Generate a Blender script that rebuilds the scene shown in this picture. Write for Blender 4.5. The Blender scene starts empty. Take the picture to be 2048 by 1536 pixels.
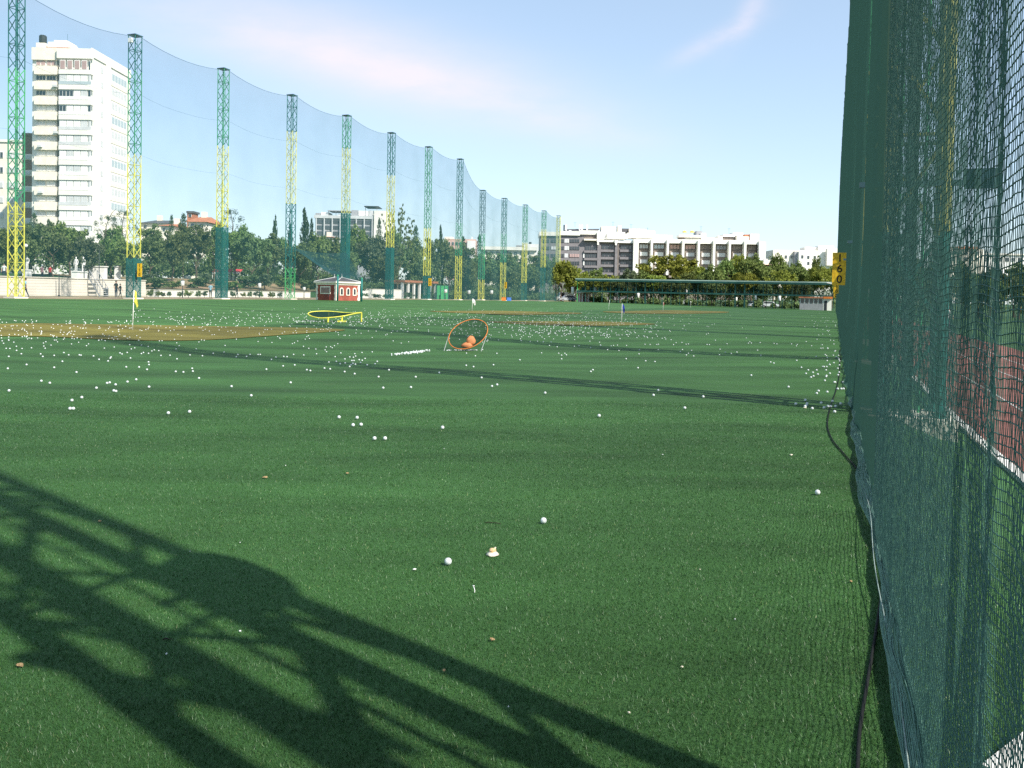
import bpy, math, random
import numpy as np
from mathutils import Vector, Matrix
random.seed(7)
rng = np.random.default_rng(11)
SC = bpy.context.scene
COL = SC.collection
R = math.radians
F = 1704.0
CY = 634.0
PITCH = R(1.5)
ROLL = R(1.08)
EYE = 1.58
DX, DY = 0.3535, 0.9354            # the way the field runs; its right-hand normal is (DY, -DX)

# ------------------------------------------------------------------ helpers
def sm(a, b, x):
    t = np.clip((x - a) / (b - a), 0, 1)
    return t * t * (3 - 2 * t)

def SN(s, n):
    return DX * s + DY * n, DY * s - DX * n

def terrain(X, Y):
    X = np.asarray(X, float); Y = np.asarray(Y, float)
    s = DX * X + DY * Y; n = DY * X - DX * Y
    z = 0.5 * sm(-25, -55, n) * (1 - .6 * sm(120, 200, s))
    z = z - .36 * np.exp(-(((X + 6) / 16) ** 2 + ((Y - 27) / 12) ** 2))
    z = z - .45 * sm(90, 180, s) * sm(-50, 5, n) * sm(20, 2, n)
    z = z + .035 * np.sin(s * .31 + n * .12) * np.cos(n * .27 - s * .05) * sm(6, 16, s)
    z = z - .35 * sm(.55, 1.8, n)
    bank = sm(-77.0, -80.0, n)
    lo = 1.75 + .9 * sm(-90, -130, n)
    hi = .95 + 1.7 * sm(-79, -97, n)
    z = z + bank * (lo * sm(80.5, 78.5, s) + hi * sm(78.5, 80.5, s)) * sm(175, 135, s)
    return z

def _s(a, b, x):
    t = (x - a) / (b - a); t = 0.0 if t < 0 else (1.0 if t > 1 else t)
    return t * t * (3 - 2 * t)

def T(X, Y):
    s = DX * X + DY * Y; n = DY * X - DX * Y
    z = .5 * _s(-25, -55, n) * (1 - .6 * _s(120, 200, s))
    z -= .36 * math.exp(-min(600, ((X + 6) / 16) ** 2 + ((Y - 27) / 12) ** 2))
    z -= .45 * _s(90, 180, s) * _s(-50, 5, n) * _s(20, 2, n)
    z += .035 * math.sin(s * .31 + n * .12) * math.cos(n * .27 - s * .05) * _s(6, 16, s)
    z -= .35 * _s(.55, 1.8, n)
    k = _s(78.5, 80.5, s)
    return z + _s(-77.0, -80.0, n) * ((1.75 + .9 * _s(-90, -130, n)) * (1 - k) + (.95 + 1.7 * _s(-79, -97, n)) * k) * _s(175, 135, s)

FWD = Vector((0, math.cos(PITCH), -math.sin(PITCH)))
UP0 = Vector((0, math.sin(PITCH), math.cos(PITCH)))
RIGHT = Vector((1, 0, 0)) * math.cos(ROLL) + UP0 * math.sin(ROLL)
UP = Vector((-1, 0, 0)) * math.sin(ROLL) + UP0 * math.cos(ROLL)

def ray(x, y):
    return FWD + RIGHT * ((x - 1024) / F) + UP * ((CY - y) / F)

def at(x, y, Y):
    d = ray(x, y); k = Y / d.y
    return Vector((d.x * k, Y, EYE + d.z * k))

def G(x, y):
    """where a line of sight meets the ground"""
    d = ray(x, y); a, b = 1.0, 1.0
    while b < 900:
        b = a * 1.01 + .02
        if EYE + d.z * b < T(d.x * b, d.y * b):
            break
        a = b
    for _ in range(30):
        m = (a + b) / 2
        if EYE + d.z * m < T(d.x * m, d.y * m): b = m
        else: a = m
    return Vector((d.x * b, d.y * b, T(d.x * b, d.y * b)))

def colm(x, n, y=590):
    d = ray(x, y); u = d.x / d.y
    Y = n / (DY * u - DX)
    return u * Y, Y

def PZ(x, y, Y): return at(x, y, Y).z
def PX(x, y, Y): return at(x, y, Y).x

def tag(o, label=None, cat=None, group=None, kind=None):
    if label: o['label'] = label
    if cat: o['category'] = cat
    if group: o['group'] = group
    if kind: o['kind'] = kind
    return o

def empty(name, loc, rz=0, label=None, cat=None, group=None):
    o = bpy.data.objects.new(name, None); COL.objects.link(o)
    o.empty_display_size = .2
    o.location = loc; o.rotation_euler = (0, 0, rz)
    return tag(o, label, cat, group)

def link_mesh(name, me, parent=None, loc=None):
    o = bpy.data.objects.new(name, me); COL.objects.link(o)
    if parent is not None: o.parent = parent
    if loc is not None: o.location = loc
    return o

def np_mesh(name, V, Fq, mat, smooth=False):
    """V (n,3), Fq (m,k)"""
    V = np.ascontiguousarray(V, np.float32); Fq = np.ascontiguousarray(Fq, np.int32)
    me = bpy.data.meshes.new(name)
    k = Fq.shape[1]
    me.vertices.add(len(V)); me.vertices.foreach_set('co', V.ravel())
    me.loops.add(Fq.size); me.loops.foreach_set('vertex_index', Fq.ravel())
    me.polygons.add(len(Fq))
    me.polygons.foreach_set('loop_start', np.arange(0, Fq.size, k, dtype=np.int32))
    me.polygons.foreach_set('loop_total', np.full(len(Fq), k, np.int32))
    me.polygons.foreach_set('use_smooth', np.full(len(Fq), smooth, bool))
    me.update(calc_edges=True); me.validate()
    if mat: me.materials.append(mat)
    return me

class MB:
    """gathers shapes for one mesh"""
    def __init__(self): self.v = []; self.f = []; self.m = []; self.cm = 0
    def add(self, vs, fs):
        b = len(self.v); self.v.extend([tuple(p) for p in vs])
        for f in fs: self.f.append([b + i for i in f]); self.m.append(self.cm)
    def box(self, x0, y0, z0, x1, y1, z1):
        v = [(x, y, z) for z in (z0, z1) for x, y in ((x0, y0), (x1, y0), (x1, y1), (x0, y1))]
        self.add(v, [(3, 2, 1, 0), (4, 5, 6, 7), (0, 1, 5, 4), (1, 2, 6, 5), (2, 3, 7, 6), (3, 0, 4, 7)])
    def obox(self, o, ax, ay, az):
        """box with one corner at o and edge vectors"""
        o = Vector(o); ax = Vector(ax); ay = Vector(ay); az = Vector(az)
        v = [o, o + ax, o + ax + ay, o + ay, o + az, o + ax + az, o + ax + ay + az, o + ay + az]
        self.add(v, [(3, 2, 1, 0), (4, 5, 6, 7), (0, 1, 5, 4), (1, 2, 6, 5), (2, 3, 7, 6), (3, 0, 4, 7)])
    def tube(self, p0, p1, r0, r1=None, n=5, cap=True):
        self.path([p0, p1], [r0, r0 if r1 is None else r1], n, cap)
    def path(self, pts, rad, n=6, cap=True, closed=False):
        pts = [Vector(p) for p in pts]
        if not hasattr(rad, '__len__'): rad = [rad] * len(pts)
        b = len(self.v); N = len(pts); prev = None
        for i, p in enumerate(pts):
            if closed: t = pts[(i + 1) % N] - pts[i - 1]
            else: t = pts[min(i + 1, N - 1)] - pts[max(i - 1, 0)]
            t.normalize()
            if prev is None:
                a = t.orthogonal().normalized()
                if abs(t.z) < .9: a = t.cross(Vector((0, 0, 1))).normalized()
            else:
                a = (prev - t * prev.dot(t)).normalized()
            prev = a; c = t.cross(a)
            for k in range(n):
                an = 2 * math.pi * (k + .5) / n
                self.v.append(tuple(p + (a * math.cos(an) + c * math.sin(an)) * rad[i]))
        for i in range(N if closed else N - 1):
            j = (i + 1) % N
            for k in range(n):
                l = (k + 1) % n
                self.f.append([b + i * n + k, b + i * n + l, b + j * n + l, b + j * n + k]); self.m.append(self.cm)
        if cap and not closed:
            self.f.append([b + k for k in range(n)][::-1]); self.m.append(self.cm)
            self.f.append([b + (N - 1) * n + k for k in range(n)]); self.m.append(self.cm)
    def lathe(self, prof, c=(0, 0, 0), n=12):
        b = len(self.v)
        for r, z in prof:
            for k in range(n):
                a = 2 * math.pi * k / n
                self.v.append((c[0] + r * math.cos(a), c[1] + r * math.sin(a), c[2] + z))
        for i in range(len(prof) - 1):
            for k in range(n):
                l = (k + 1) % n
                self.f.append([b + i * n + k, b + i * n + l, b + (i + 1) * n + l, b + (i + 1) * n + k]); self.m.append(self.cm)
        self.f.append([b + k for k in range(n)][::-1]); self.m.append(self.cm)
        self.f.append([b + (len(prof) - 1) * n + k for k in range(n)]); self.m.append(self.cm)
    def build(self, name, mat, parent=None, smooth=False, mats=None):
        me = bpy.data.meshes.new(name); me.from_pydata(self.v, [], self.f); me.update()
        for m in (mats or [mat]): me.materials.append(m)
        if mats: me.polygons.foreach_set('material_index', self.m)
        if smooth: me.polygons.foreach_set('use_smooth', [True] * len(me.polygons))
        return link_mesh(name, me, parent)

def copy_tree(o, parent=None):
    c = o.copy(); COL.objects.link(c)
    if parent is not None: c.parent = parent
    for ch in list(o.children): copy_tree(ch, c)
    return c

# ------------------------------------------------------------------ materials
def new_mat(name):
    m = bpy.data.materials.new(name); m.use_nodes = True
    nt = m.node_tree; nt.nodes.clear()
    out = nt.nodes.new('ShaderNodeOutputMaterial')
    return m, nt, out

def nd(nt, t, **kw):
    n = nt.nodes.new(t)
    for k, v in kw.items():
        if k in n.inputs.keys(): n.inputs[k].default_value = v
        else: setattr(n, k, v)
    return n

def c4(c): return (c[0], c[1], c[2], 1)

def paint(name, col, rough=.6, var=.12, scale=3.0, spec=.3, metal=0, bump=0, bscale=40, dirt=None):
    m, nt, out = new_mat(name)
    b = nd(nt, 'ShaderNodeBsdfPrincipled'); b.inputs['Roughness'].default_value = rough
    b.inputs['Metallic'].default_value = metal
    b.inputs['Specular IOR Level'].default_value = spec
    tc = nd(nt, 'ShaderNodeTexCoord'); nz = nd(nt, 'ShaderNodeTexNoise', Scale=scale, Detail=5.0)
    nt.links.new(tc.outputs['Object'], nz.inputs['Vector'])
    rp = nd(nt, 'ShaderNodeValToRGB')
    rp.color_ramp.elements[0].position = .3; rp.color_ramp.elements[1].position = .7
    rp.color_ramp.elements[0].color = c4([max(0, x * (1 - var)) for x in col] if dirt is None else dirt)
    rp.color_ramp.elements[1].color = c4([min(1, x * (1 + var)) for x in col])
    nt.links.new(nz.outputs['Fac'], rp.inputs['Fac']); nt.links.new(rp.outputs['Color'], b.inputs['Base Color'])
    if bump:
        n2 = nd(nt, 'ShaderNodeTexNoise', Scale=bscale, Detail=3.0); nt.links.new(tc.outputs['Object'], n2.inputs['Vector'])
        bp = nd(nt, 'ShaderNodeBump', Strength=bump); nt.links.new(n2.outputs['Fac'], bp.inputs['Height'])
        nt.links.new(bp.outputs['Normal'], b.inputs['Normal'])
    nt.links.new(b.outputs['BSDF'], out.inputs['Surface'])
    return m

def glass_mat(name, col, rough=.08):
    m, nt, out = new_mat(name)
    b = nd(nt, 'ShaderNodeBsdfPrincipled'); b.inputs['Roughness'].default_value = rough
    b.inputs['Base Color'].default_value = c4(col); b.inputs['Specular IOR Level'].default_value = .8
    tc = nd(nt, 'ShaderNodeTexCoord'); nz = nd(nt, 'ShaderNodeTexNoise', Scale=.7, Detail=2.0)
    nt.links.new(tc.outputs['Object'], nz.inputs['Vector'])
    bp = nd(nt, 'ShaderNodeBump', Strength=.05); nt.links.new(nz.outputs['Fac'], bp.inputs['Height']); nt.links.new(bp.outputs['Normal'], b.inputs['Normal'])
    nt.links.new(b.outputs['BSDF'], out.inputs['Surface'])
    return m

def leaf_mat(name, a, b_, c):
    m, nt, out = new_mat(name)
    geo = nd(nt, 'ShaderNodeNewGeometry'); rp = nd(nt, 'ShaderNodeValToRGB')
    e = rp.color_ramp.elements; e[0].color = c4(a); e[1].color = c4(c)
    k = e.new(.55); k.color = c4(b_)
    tc = nd(nt, 'ShaderNodeTexCoord'); nz = nd(nt, 'ShaderNodeTexNoise', Scale=6.0, Detail=2.0)
    nt.links.new(tc.outputs['Object'], nz.inputs['Vector'])
    mx = nd(nt, 'ShaderNodeMath', operation='MULTIPLY_ADD'); mx.inputs[1].default_value = .45
    nt.links.new(geo.outputs['Random Per Island'], mx.inputs[0])
    m2 = nd(nt, 'ShaderNodeMath', operation='MULTIPLY'); m2.inputs[1].default_value = .55
    nt.links.new(nz.outputs['Fac'], m2.inputs[0]); nt.links.new(m2.outputs[0], mx.inputs[2])
    nt.links.new(mx.outputs[0], rp.inputs['Fac'])
    hs = nd(nt, 'ShaderNodeHueSaturation'); oi = nd(nt, 'ShaderNodeObjectInfo')
    mr = nd(nt, 'ShaderNodeMapRange'); mr.inputs['To Min'].default_value = .85; mr.inputs['To Max'].default_value = 1.5
    nt.links.new(oi.outputs['Random'], mr.inputs['Value']); nt.links.new(mr.outputs['Result'], hs.inputs['Value'])
    mh = nd(nt, 'ShaderNodeMapRange'); mh.inputs['To Min'].default_value = .47; mh.inputs['To Max'].default_value = .52
    nt.links.new(oi.outputs['Random'], mh.inputs['Value']); nt.links.new(mh.outputs['Result'], hs.inputs['Hue'])
    nt.links.new(rp.outputs['Color'], hs.inputs['Color'])
    d = nd(nt, 'ShaderNodeBsdfDiffuse'); tr = nd(nt, 'ShaderNodeBsdfTranslucent')
    nt.links.new(hs.outputs['Color'], d.inputs['Color']); nt.links.new(hs.outputs['Color'], tr.inputs['Color'])
    mix = nd(nt, 'ShaderNodeMixShader', Fac=.25)
    nt.links.new(d.outputs[0], mix.inputs[1]); nt.links.new(tr.outputs[0], mix.inputs[2])
    nt.links.new(mix.outputs[0], out.inputs['Surface'])
    return m

def net_mat(name, col, dh, dv, transl=.4):
    """knotted netting too fine to draw: thread cover follows from thread width over mesh width; round upright threads close up when seen aslant"""
    m, nt, out = new_mat(name)
    geo = nd(nt, 'ShaderNodeNewGeometry')
    dot = nd(nt, 'ShaderNodeVectorMath', operation='DOT_PRODUCT')
    nt.links.new(geo.outputs['Normal'], dot.inputs[0]); nt.links.new(geo.outputs['Incoming'], dot.inputs[1])
    ab = nd(nt, 'ShaderNodeMath', operation='ABSOLUTE'); nt.links.new(dot.outputs['Value'], ab.inputs[0])
    mxm = nd(nt, 'ShaderNodeMath', operation='MAXIMUM'); mxm.inputs[1].default_value = .01; nt.links.new(ab.outputs[0], mxm.inputs[0])
    tc = nd(nt, 'ShaderNodeTexCoord'); nz = nd(nt, 'ShaderNodeTexNoise', Scale=.35, Detail=4.0)
    nt.links.new(tc.outputs['Object'], nz.inputs['Vector'])
    mr = nd(nt, 'ShaderNodeMapRange'); mr.inputs['From Min'].default_value = .3; mr.inputs['From Max'].default_value = .7
    mr.inputs['To Min'].default_value = dv * .8; mr.inputs['To Max'].default_value = dv * 1.2
    nt.links.new(nz.outputs['Fac'], mr.inputs['Value'])
    dvn = nd(nt, 'ShaderNodeMath', operation='DIVIDE'); nt.links.new(mr.outputs['Result'], dvn.inputs[0]); nt.links.new(mxm.outputs[0], dvn.inputs[1])
    cl = nd(nt, 'ShaderNodeMath', operation='MINIMUM'); cl.inputs[1].default_value = .965; nt.links.new(dvn.outputs[0], cl.inputs[0])
    om = nd(nt, 'ShaderNodeMath', operation='SUBTRACT'); om.inputs[0].default_value = 1; nt.links.new(cl.outputs[0], om.inputs[1])
    mu = nd(nt, 'ShaderNodeMath', operation='MULTIPLY'); mu.inputs[1].default_value = 1 - dh; nt.links.new(om.outputs[0], mu.inputs[0])
    tp = nd(nt, 'ShaderNodeBsdfTransparent'); d = nd(nt, 'ShaderNodeBsdfDiffuse', Color=c4(col)); tr = nd(nt, 'ShaderNodeBsdfTranslucent', Color=c4(col))
    mix = nd(nt, 'ShaderNodeMixShader', Fac=transl); nt.links.new(d.outputs[0], mix.inputs[1]); nt.links.new(tr.outputs[0], mix.inputs[2])
    fin = nd(nt, 'ShaderNodeMixShader'); nt.links.new(mu.outputs[0], fin.inputs['Fac'])
    nt.links.new(mix.outputs[0], fin.inputs[1]); nt.links.new(tp.outputs[0], fin.inputs[2])
    nt.links.new(fin.outputs[0], out.inputs['Surface'])
    return m

def turf_mat(name, lo, mid, hi, patches=True):
    m, nt, out = new_mat(name)
    b = nd(nt, 'ShaderNodeBsdfPrincipled'); b.inputs['Roughness'].default_value = .75
    b.inputs['Specular IOR Level'].default_value = .2
    tc = nd(nt, 'ShaderNodeTexCoord')
    fine = nd(nt, 'ShaderNodeTexNoise', Scale=95.0, Detail=6.0, Roughness=.75); nt.links.new(tc.outputs['Object'], fine.inputs['Vector'])
    big = nd(nt, 'ShaderNodeTexNoise', Scale=.45, Detail=6.0, Roughness=.62)
    mp = nd(nt, 'ShaderNodeMapping'); mp.inputs['Rotation'].default_value = (0, 0, R(20.7)); mp.inputs['Scale'].default_value = (.35, 1.3, 1)
    nt.links.new(tc.outputs['Object'], mp.inputs['Vector']); nt.links.new(mp.outputs[0], big.inputs['Vector'])
    r1 = nd(nt, 'ShaderNodeValToRGB'); e = r1.color_ramp.elements
    e[0].position = .32; e[0].color = c4(lo); e[1].position = .72; e[1].color = c4(hi); k = e.new(.5); k.color = c4(mid)
    nt.links.new(fine.outputs['Fac'], r1.inputs['Fac'])
    mr = nd(nt, 'ShaderNodeMapRange'); mr.inputs['From Min'].default_value = .3; mr.inputs['From Max'].default_value = .7
    mr.inputs['To Min'].default_value = .58; mr.inputs['To Max'].default_value = 1.38
    nt.links.new(big.outputs['Fac'], mr.inputs['Value'])
    mul = nd(nt, 'ShaderNodeVectorMath', operation='SCALE'); nt.links.new(r1.outputs['Color'], mul.inputs[0]); nt.links.new(mr.outputs['Result'], mul.inputs['Scale'])
    col = mul.outputs[0]
    if patches:                                   # worn, paler scuffs in the carpet
        w = nd(nt, 'ShaderNodeTexNoise', Scale=1.7, Detail=7.0, Roughness=.7); mp2 = nd(nt, 'ShaderNodeMapping'); mp2.inputs['Scale'].default_value = (.5, 1.4, 1)
        nt.links.new(tc.outputs['Object'], mp2.inputs['Vector']); nt.links.new(mp2.outputs[0], w.inputs['Vector'])
        wr = nd(nt, 'ShaderNodeValToRGB'); we = wr.color_ramp.elements; we[0].position = .60; we[0].color = (0, 0, 0, 1); we[1].position = .76; we[1].color = (.55, .55, .55, 1)
        nt.links.new(w.outputs['Fac'], wr.inputs['Fac'])
        mx = nd(nt, 'ShaderNodeMix', data_type='RGBA'); nt.links.new(wr.outputs['Color'], mx.inputs[0])
        nt.links.new(col, mx.inputs[6]); mx.inputs[7].default_value = (.085, .125, .05, 1); col = mx.outputs[2]
    nt.links.new(col, b.inputs['Base Color'])
    bp = nd(nt, 'ShaderNodeBump', Strength=.55, Distance=.02); nt.links.new(fine.outputs['Fac'], bp.inputs['Height']); nt.links.new(bp.outputs['Normal'], b.inputs['Normal'])
    nt.links.new(b.outputs['BSDF'], out.inputs['Surface'])
    return m

def blade_mat(name):
    m, nt, out = new_mat(name)
    geo = nd(nt, 'ShaderNodeNewGeometry'); rp = nd(nt, 'ShaderNodeValToRGB'); e = rp.color_ramp.elements
    e[0].color = (.025, .074, .017, 1); e[1].color = (.20, .24, .10, 1); e[1].position = 1
    k = e.new(.6); k.color = (.044, .128, .029, 1); k = e.new(.93); k.color = (.05, .15, .05, 1); k = e.new(.985); k.color = (.12, .19, .06, 1)
    nt.links.new(geo.outputs['Random Per Island'], rp.inputs['Fac'])
    b = nd(nt, 'ShaderNodeBsdfPrincipled'); b.inputs['Roughness'].default_value = .45; b.inputs['Specular IOR Level'].default_value = .35
    tc = nd(nt, 'ShaderNodeTexCoord'); big = nd(nt, 'ShaderNodeTexNoise', Scale=.45, Detail=6.0, Roughness=.62)
    mp = nd(nt, 'ShaderNodeMapping'); mp.inputs['Rotation'].default_value = (0, 0, R(20.7)); mp.inputs['Scale'].default_value = (.35, 1.3, 1)
    nt.links.new(tc.outputs['Object'], mp.inputs['Vector']); nt.links.new(mp.outputs[0], big.inputs['Vector'])
    mr = nd(nt, 'ShaderNodeMapRange'); mr.inputs['From Min'].default_value = .3; mr.inputs['From Max'].default_value = .7
    mr.inputs['To Min'].default_value = .58; mr.inputs['To Max'].default_value = 1.38
    nt.links.new(big.outputs['Fac'], mr.inputs['Value'])
    mul = nd(nt, 'ShaderNodeVectorMath', operation='SCALE'); nt.links.new(rp.outputs['Color'], mul.inputs[0]); nt.links.new(mr.outputs['Result'], mul.inputs['Scale'])
    nt.links.new(mul.outputs[0], b.inputs['Base Color']); nt.links.new(b.outputs['BSDF'], out.inputs['Surface'])
    return m

M = {}
M['turf'] = turf_mat('turf', (.024, .066, .016), (.043, .116, .029), (.078, .165, .054))
M['tan'] = turf_mat('tan_turf', (.10, .092, .018), (.152, .132, .027), (.20, .17, .04), False)
M['lawn'] = turf_mat('lawn', (.02, .055, .015), (.035, .085, .025), (.07, .12, .04), False)
M['blade'] = blade_mat('turf_blades')
M['dirt'] = paint('dirt', (.36, .27, .17), .95, .3, .25, .1)
M['bank'] = paint('earth_bank', (.30, .19, .12), .95, .4, .3, .1, dirt=(.10, .11, .05))
M['track'] = paint('running_track', (.20, .085, .072), .95, .3, 1.6, .1)
M['kerb'] = paint('kerb_concrete', (.72, .70, .66), .8, .1, 5)
M['line'] = paint('lane_paint', (.42, .38, .36), .7, .1, 8)
M['yellow'] = paint('yellow_paint', (.78, .74, .09), .55, .15, 2.5, dirt=(.55, .50, .07))
M['paleyellow'] = paint('faded_yellow_paint', (.72, .70, .25), .6, .2, 2.5)
M['dimyellow'] = paint('net_dimmed_yellow_paint', (.36, .33, .075), .7, .3, 2.5, dirt=(.20, .22, .08))  # right-row yellow, with the dimming behind the net put into its colour
M['green'] = paint('green_paint', (.05, .30, .13), .55, .25, 2.0)
M['lime'] = paint('bright_green_paint', (.08, .45, .13), .55, .2, 2.0)
M['teal'] = paint('teal_paint', (.015, .14, .125), .55, .25, 2.0)
M['steel'] = paint('dull_steel', (.045, .11, .13), .5, .25, 3, .5)
M['wrap'] = net_mat('green_wrap', (.03, .20, .18), .26, .20, .3)
M['net_left'] = net_mat('blue_green_netting', (.055, .15, .16), .11, .095, .3)
M['net_right'] = net_mat('dark_green_netting', (.036, .086, .070), .14, .115, .25)
M['net_veil'] = net_mat('veil_netting', (.03, .085, .09), .10, .10, .3)
M['thread'] = paint('net_thread', (.052, .130, .104), .6, .15, 30, .3)
M['hem'] = paint('net_hem', (.13, .25, .195), .7, .25, 40, .25)
M['rope'] = paint('pale_rope', (.26, .33, .30), .8, .2, 40)
M['cable'] = paint('cable', (.006, .008, .008), .9, .2, 10)
M['sign'] = paint('sign_yellow', (.82, .50, .02), .5, .12, 6, .4, dirt=(.55, .32, .015))
M['ink'] = paint('sign_black', (.01, .01, .01), .6, .1, 6)
M['white'] = paint('white_paint', (.8, .79, .75), .6, .06, 2)
M['cream'] = paint('cream_render', (.80, .735, .62), .8, .08, 1.2)
M['offwhite'] = paint('white_render', (.80, .77, .69), .8, .07, .4)
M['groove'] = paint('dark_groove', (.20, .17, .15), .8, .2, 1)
M['greybrick'] = paint('grey_brick', (.205, .19, .195), .85, .15, 1.5)
M['brownbrick'] = paint('brown_brick', (.25, .155, .115), .85, .15, 1.5)
M['taupe'] = paint('taupe_shutter', (.24, .20, .17), .7, .15, .6)
M['slate'] = paint('slate_roof', (.085, .085, .09), .6, .2, 1.2)
M['terracotta'] = paint('terracotta', (.40, .16, .085), .8, .25, 1.5)
M['redbrick'] = paint('red_brick', (.30, .078, .055), .85, .18, 4)
M['redpaint'] = paint('red_paint', (.42, .06, .05), .6, .15, 3)
M['darkred'] = paint('door_red', (.22, .05, .04), .6, .15, 3)
M['orange'] = paint('orange_paint', (.70, .20, .04), .55, .15, 6)
M['peach'] = paint('orange_cloth', (.62, .24, .10), .8, .15, 9)
M['pink'] = paint('pink_render', (.58, .38, .32), .8, .1, .7)
M['conc'] = paint('pale_concrete', (.74, .68, .58), .85, .1, .5)
M['shutpink'] = paint('pink_shutter', (.42, .29, .27), .7, .1, 1)
M['grey'] = paint('grey_paint', (.33, .33, .34), .6, .12, 2)
M['palegrey'] = paint('pale_grey_blind', (.58, .585, .58), .6, .1, 1)
M['dark'] = paint('dark_paint', (.03, .035, .04), .6, .2, 2)
M['roofgreen'] = paint('shelter_green', (.015, .07, .06), .5, .25, 1)
M['roofpale'] = paint('shelter_roof', (.32, .42, .37), .5, .12, .4)
M['glass'] = glass_mat('window_glass', (.035, .045, .055))
M['glasspale'] = glass_mat('pale_glass', (.42, .48, .49), .2)
M['bark'] = paint('bark', (.10, .075, .055), .95, .3, 8, .1)
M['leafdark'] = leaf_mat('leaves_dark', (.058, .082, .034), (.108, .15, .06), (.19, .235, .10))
M['leafmid'] = leaf_mat('leaves_mid', (.068, .10, .030), (.135, .19, .058), (.235, .28, .105))
M['leafyel'] = leaf_mat('leaves_yellow', (.08, .105, .018), (.18, .215, .042), (.31, .33, .09))
M['leafcyp'] = leaf_mat('leaves_cypress', (.028, .048, .024), (.05, .082, .038), (.09, .13, .06))
M['leafgrey'] = leaf_mat('leaves_grey', (.05, .068, .036), (.10, .13, .07), (.18, .21, .12))
M['ball'] = paint('golf_ball', (.68, .70, .68), .4, .10, 1.3, .4)
M['mush'] = paint('mushroom_cap', (.50, .30, .13), .7, .35, 60, dirt=(.66, .50, .30))
M['stemw'] = paint('mushroom_stem', (.74, .66, .52), .7, .1, 60)
M['twig'] = paint('twig', (.03, .02, .015), .9, .3, 60)
M['leaflit'] = paint('dry_leaf', (.36, .24, .12), .9, .3, 60)
M['skin'] = paint('skin', (.50, .30, .21), .6, .06, 6)
M['hair'] = paint('hair', (.03, .02, .015), .7, .2, 20)
M['navy'] = paint('navy_cloth', (.02, .025, .05), .9, .2, 8)
M['black'] = paint('black_cloth', (.018, .018, .02), .9, .2, 8)
M['red'] = paint('red_cloth', (.55, .05, .06), .9, .15, 8)
M['skyblue'] = paint('light_blue_cloth', (.30, .52, .62), .9, .1, 8)
M['whitecloth'] = paint('white_cloth', (.75, .74, .72), .9, .06, 8)
M['pinkcloth'] = paint('pink_cloth', (.62, .32, .34), .9, .1, 8)
M['marble'] = paint('white_marble', (.78, .76, .72), .6, .08, 2)
M['blueflag'] = paint('blue_flag', (.03, .06, .35), .8, .1, 5)
M['yflag'] = paint('yellow_flag', (.80, .74, .10), .8, .1, 5)
M['redflag'] = paint('red_flag', (.5, .06, .05), .8, .1, 5)
M['parasol'] = paint('yellow_parasol', (.80, .55, .10), .8, .1, 2)
M['greenboard'] = paint('green_hoarding', (.06, .33, .12), .7, .15, 1)
M['tyre'] = paint('tyre', (.02, .02, .02), .8, .1, 9)
M['carwhite'] = paint('car_white', (.75, .76, .77), .25, .03, 2, .6)
M['carsilver'] = paint('car_silver', (.4, .42, .44), .25, .05, 2, .6)
M['bluebin'] = paint('blue_plastic', (.08, .20, .55), .5, .1, 3)
# ------------------------------------------------------------------ ground
def sheet(name, S, N, mat, lift=0.0):
    S = np.array(S); N = np.array(N)
    ss, nn = np.meshgrid(S, N, indexing='ij')
    X = DX * ss + DY * nn; Y = DY * ss - DX * nn
    Z = terrain(X, Y) + lift
    V = np.stack([X, Y, Z], -1).reshape(-1, 3)
    a, b = len(S), len(N)
    i = np.arange(a - 1)[:, None] * b + np.arange(b - 1)[None, :]
    Fq = np.stack([i, i + b, i + b + 1, i + 1], -1).reshape(-1, 4)[:, ::-1]
    return tag(link_mesh(name, np_mesh(name, V, Fq[:, ::-1][:, ::-1], mat, True)), kind='structure')

def spans(*seg):
    out = []
    for a, b, st in seg:
        k = max(1, int(round((b - a) / st)))
        out += list(np.linspace(a, b, k, endpoint=False))
    return out + [seg[-1][1]]

nb = spans((-3000, -300, 300), (-300, -100, 10), (-100, -82, 2), (-82, -74, .5), (-74, -50, 2), (-50, -2, 4), (-2, 3, .4), (3, 20, 2), (20, 300, 20), (300, 3000, 300))
sb = spans((-600, -40, 80), (-40, 77, 3), (77, 83, .5), (83, 220, 4), (220, 500, 20), (500, 4500, 400))
sheet('ground', sb, nb, M['lawn'], -.03)
# turf field: fine near the camera
st = spans((-14, 0, 1), (0, 16, .5), (16, 60, 1), (60, 187, 2))
ntf = spans((-61.3, -20, 1.2), (-20, 1.95, .5))
sheet('turf_field', st, ntf, M['turf'])
sheet('path', spans((-14, 230, 3)), spans((-77.2, -61.3, 1)), M['dirt'])
kb = MB()
P = lambda s, n, z=0: Vector((DX * s + DY * n, DY * s - DX * n, T(DX * s + DY * n, DY * s - DX * n) + z))
for k in range(-7, 95):
    a = P(2 * k, 1.95); b = P(2 * k + 2, 1.95)
    w = Vector((DY * .12, -DX * .12, 0))
    kb.obox(a - Vector((0, 0, .15)), b - a - (b - a).normalized() * .008, w, (0, 0, .20))
tag(kb.build('kerb', M['kerb']), kind='structure')
pa, pb = G(1962, 1546), G(2052, 1474)
mb = MB(); mb.obox(pa - Vector((0, 0, .1)), pb - pa, Vector((.9, -1.0, 0)), (0, 0, .13)); tag(mb.build('paving_slab', M['kerb']), kind='structure')
sheet('running_track', spans((-14, 190, 4)), spans((2.07, 7.2, .5)), M['track'], .012)
for k, nn_ in enumerate((3.3, 4.55, 5.8)):
    sheet('lane_marking', spans((-14, 190, 4)), [nn_, nn_ + .05], M['line'], .018)
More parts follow.
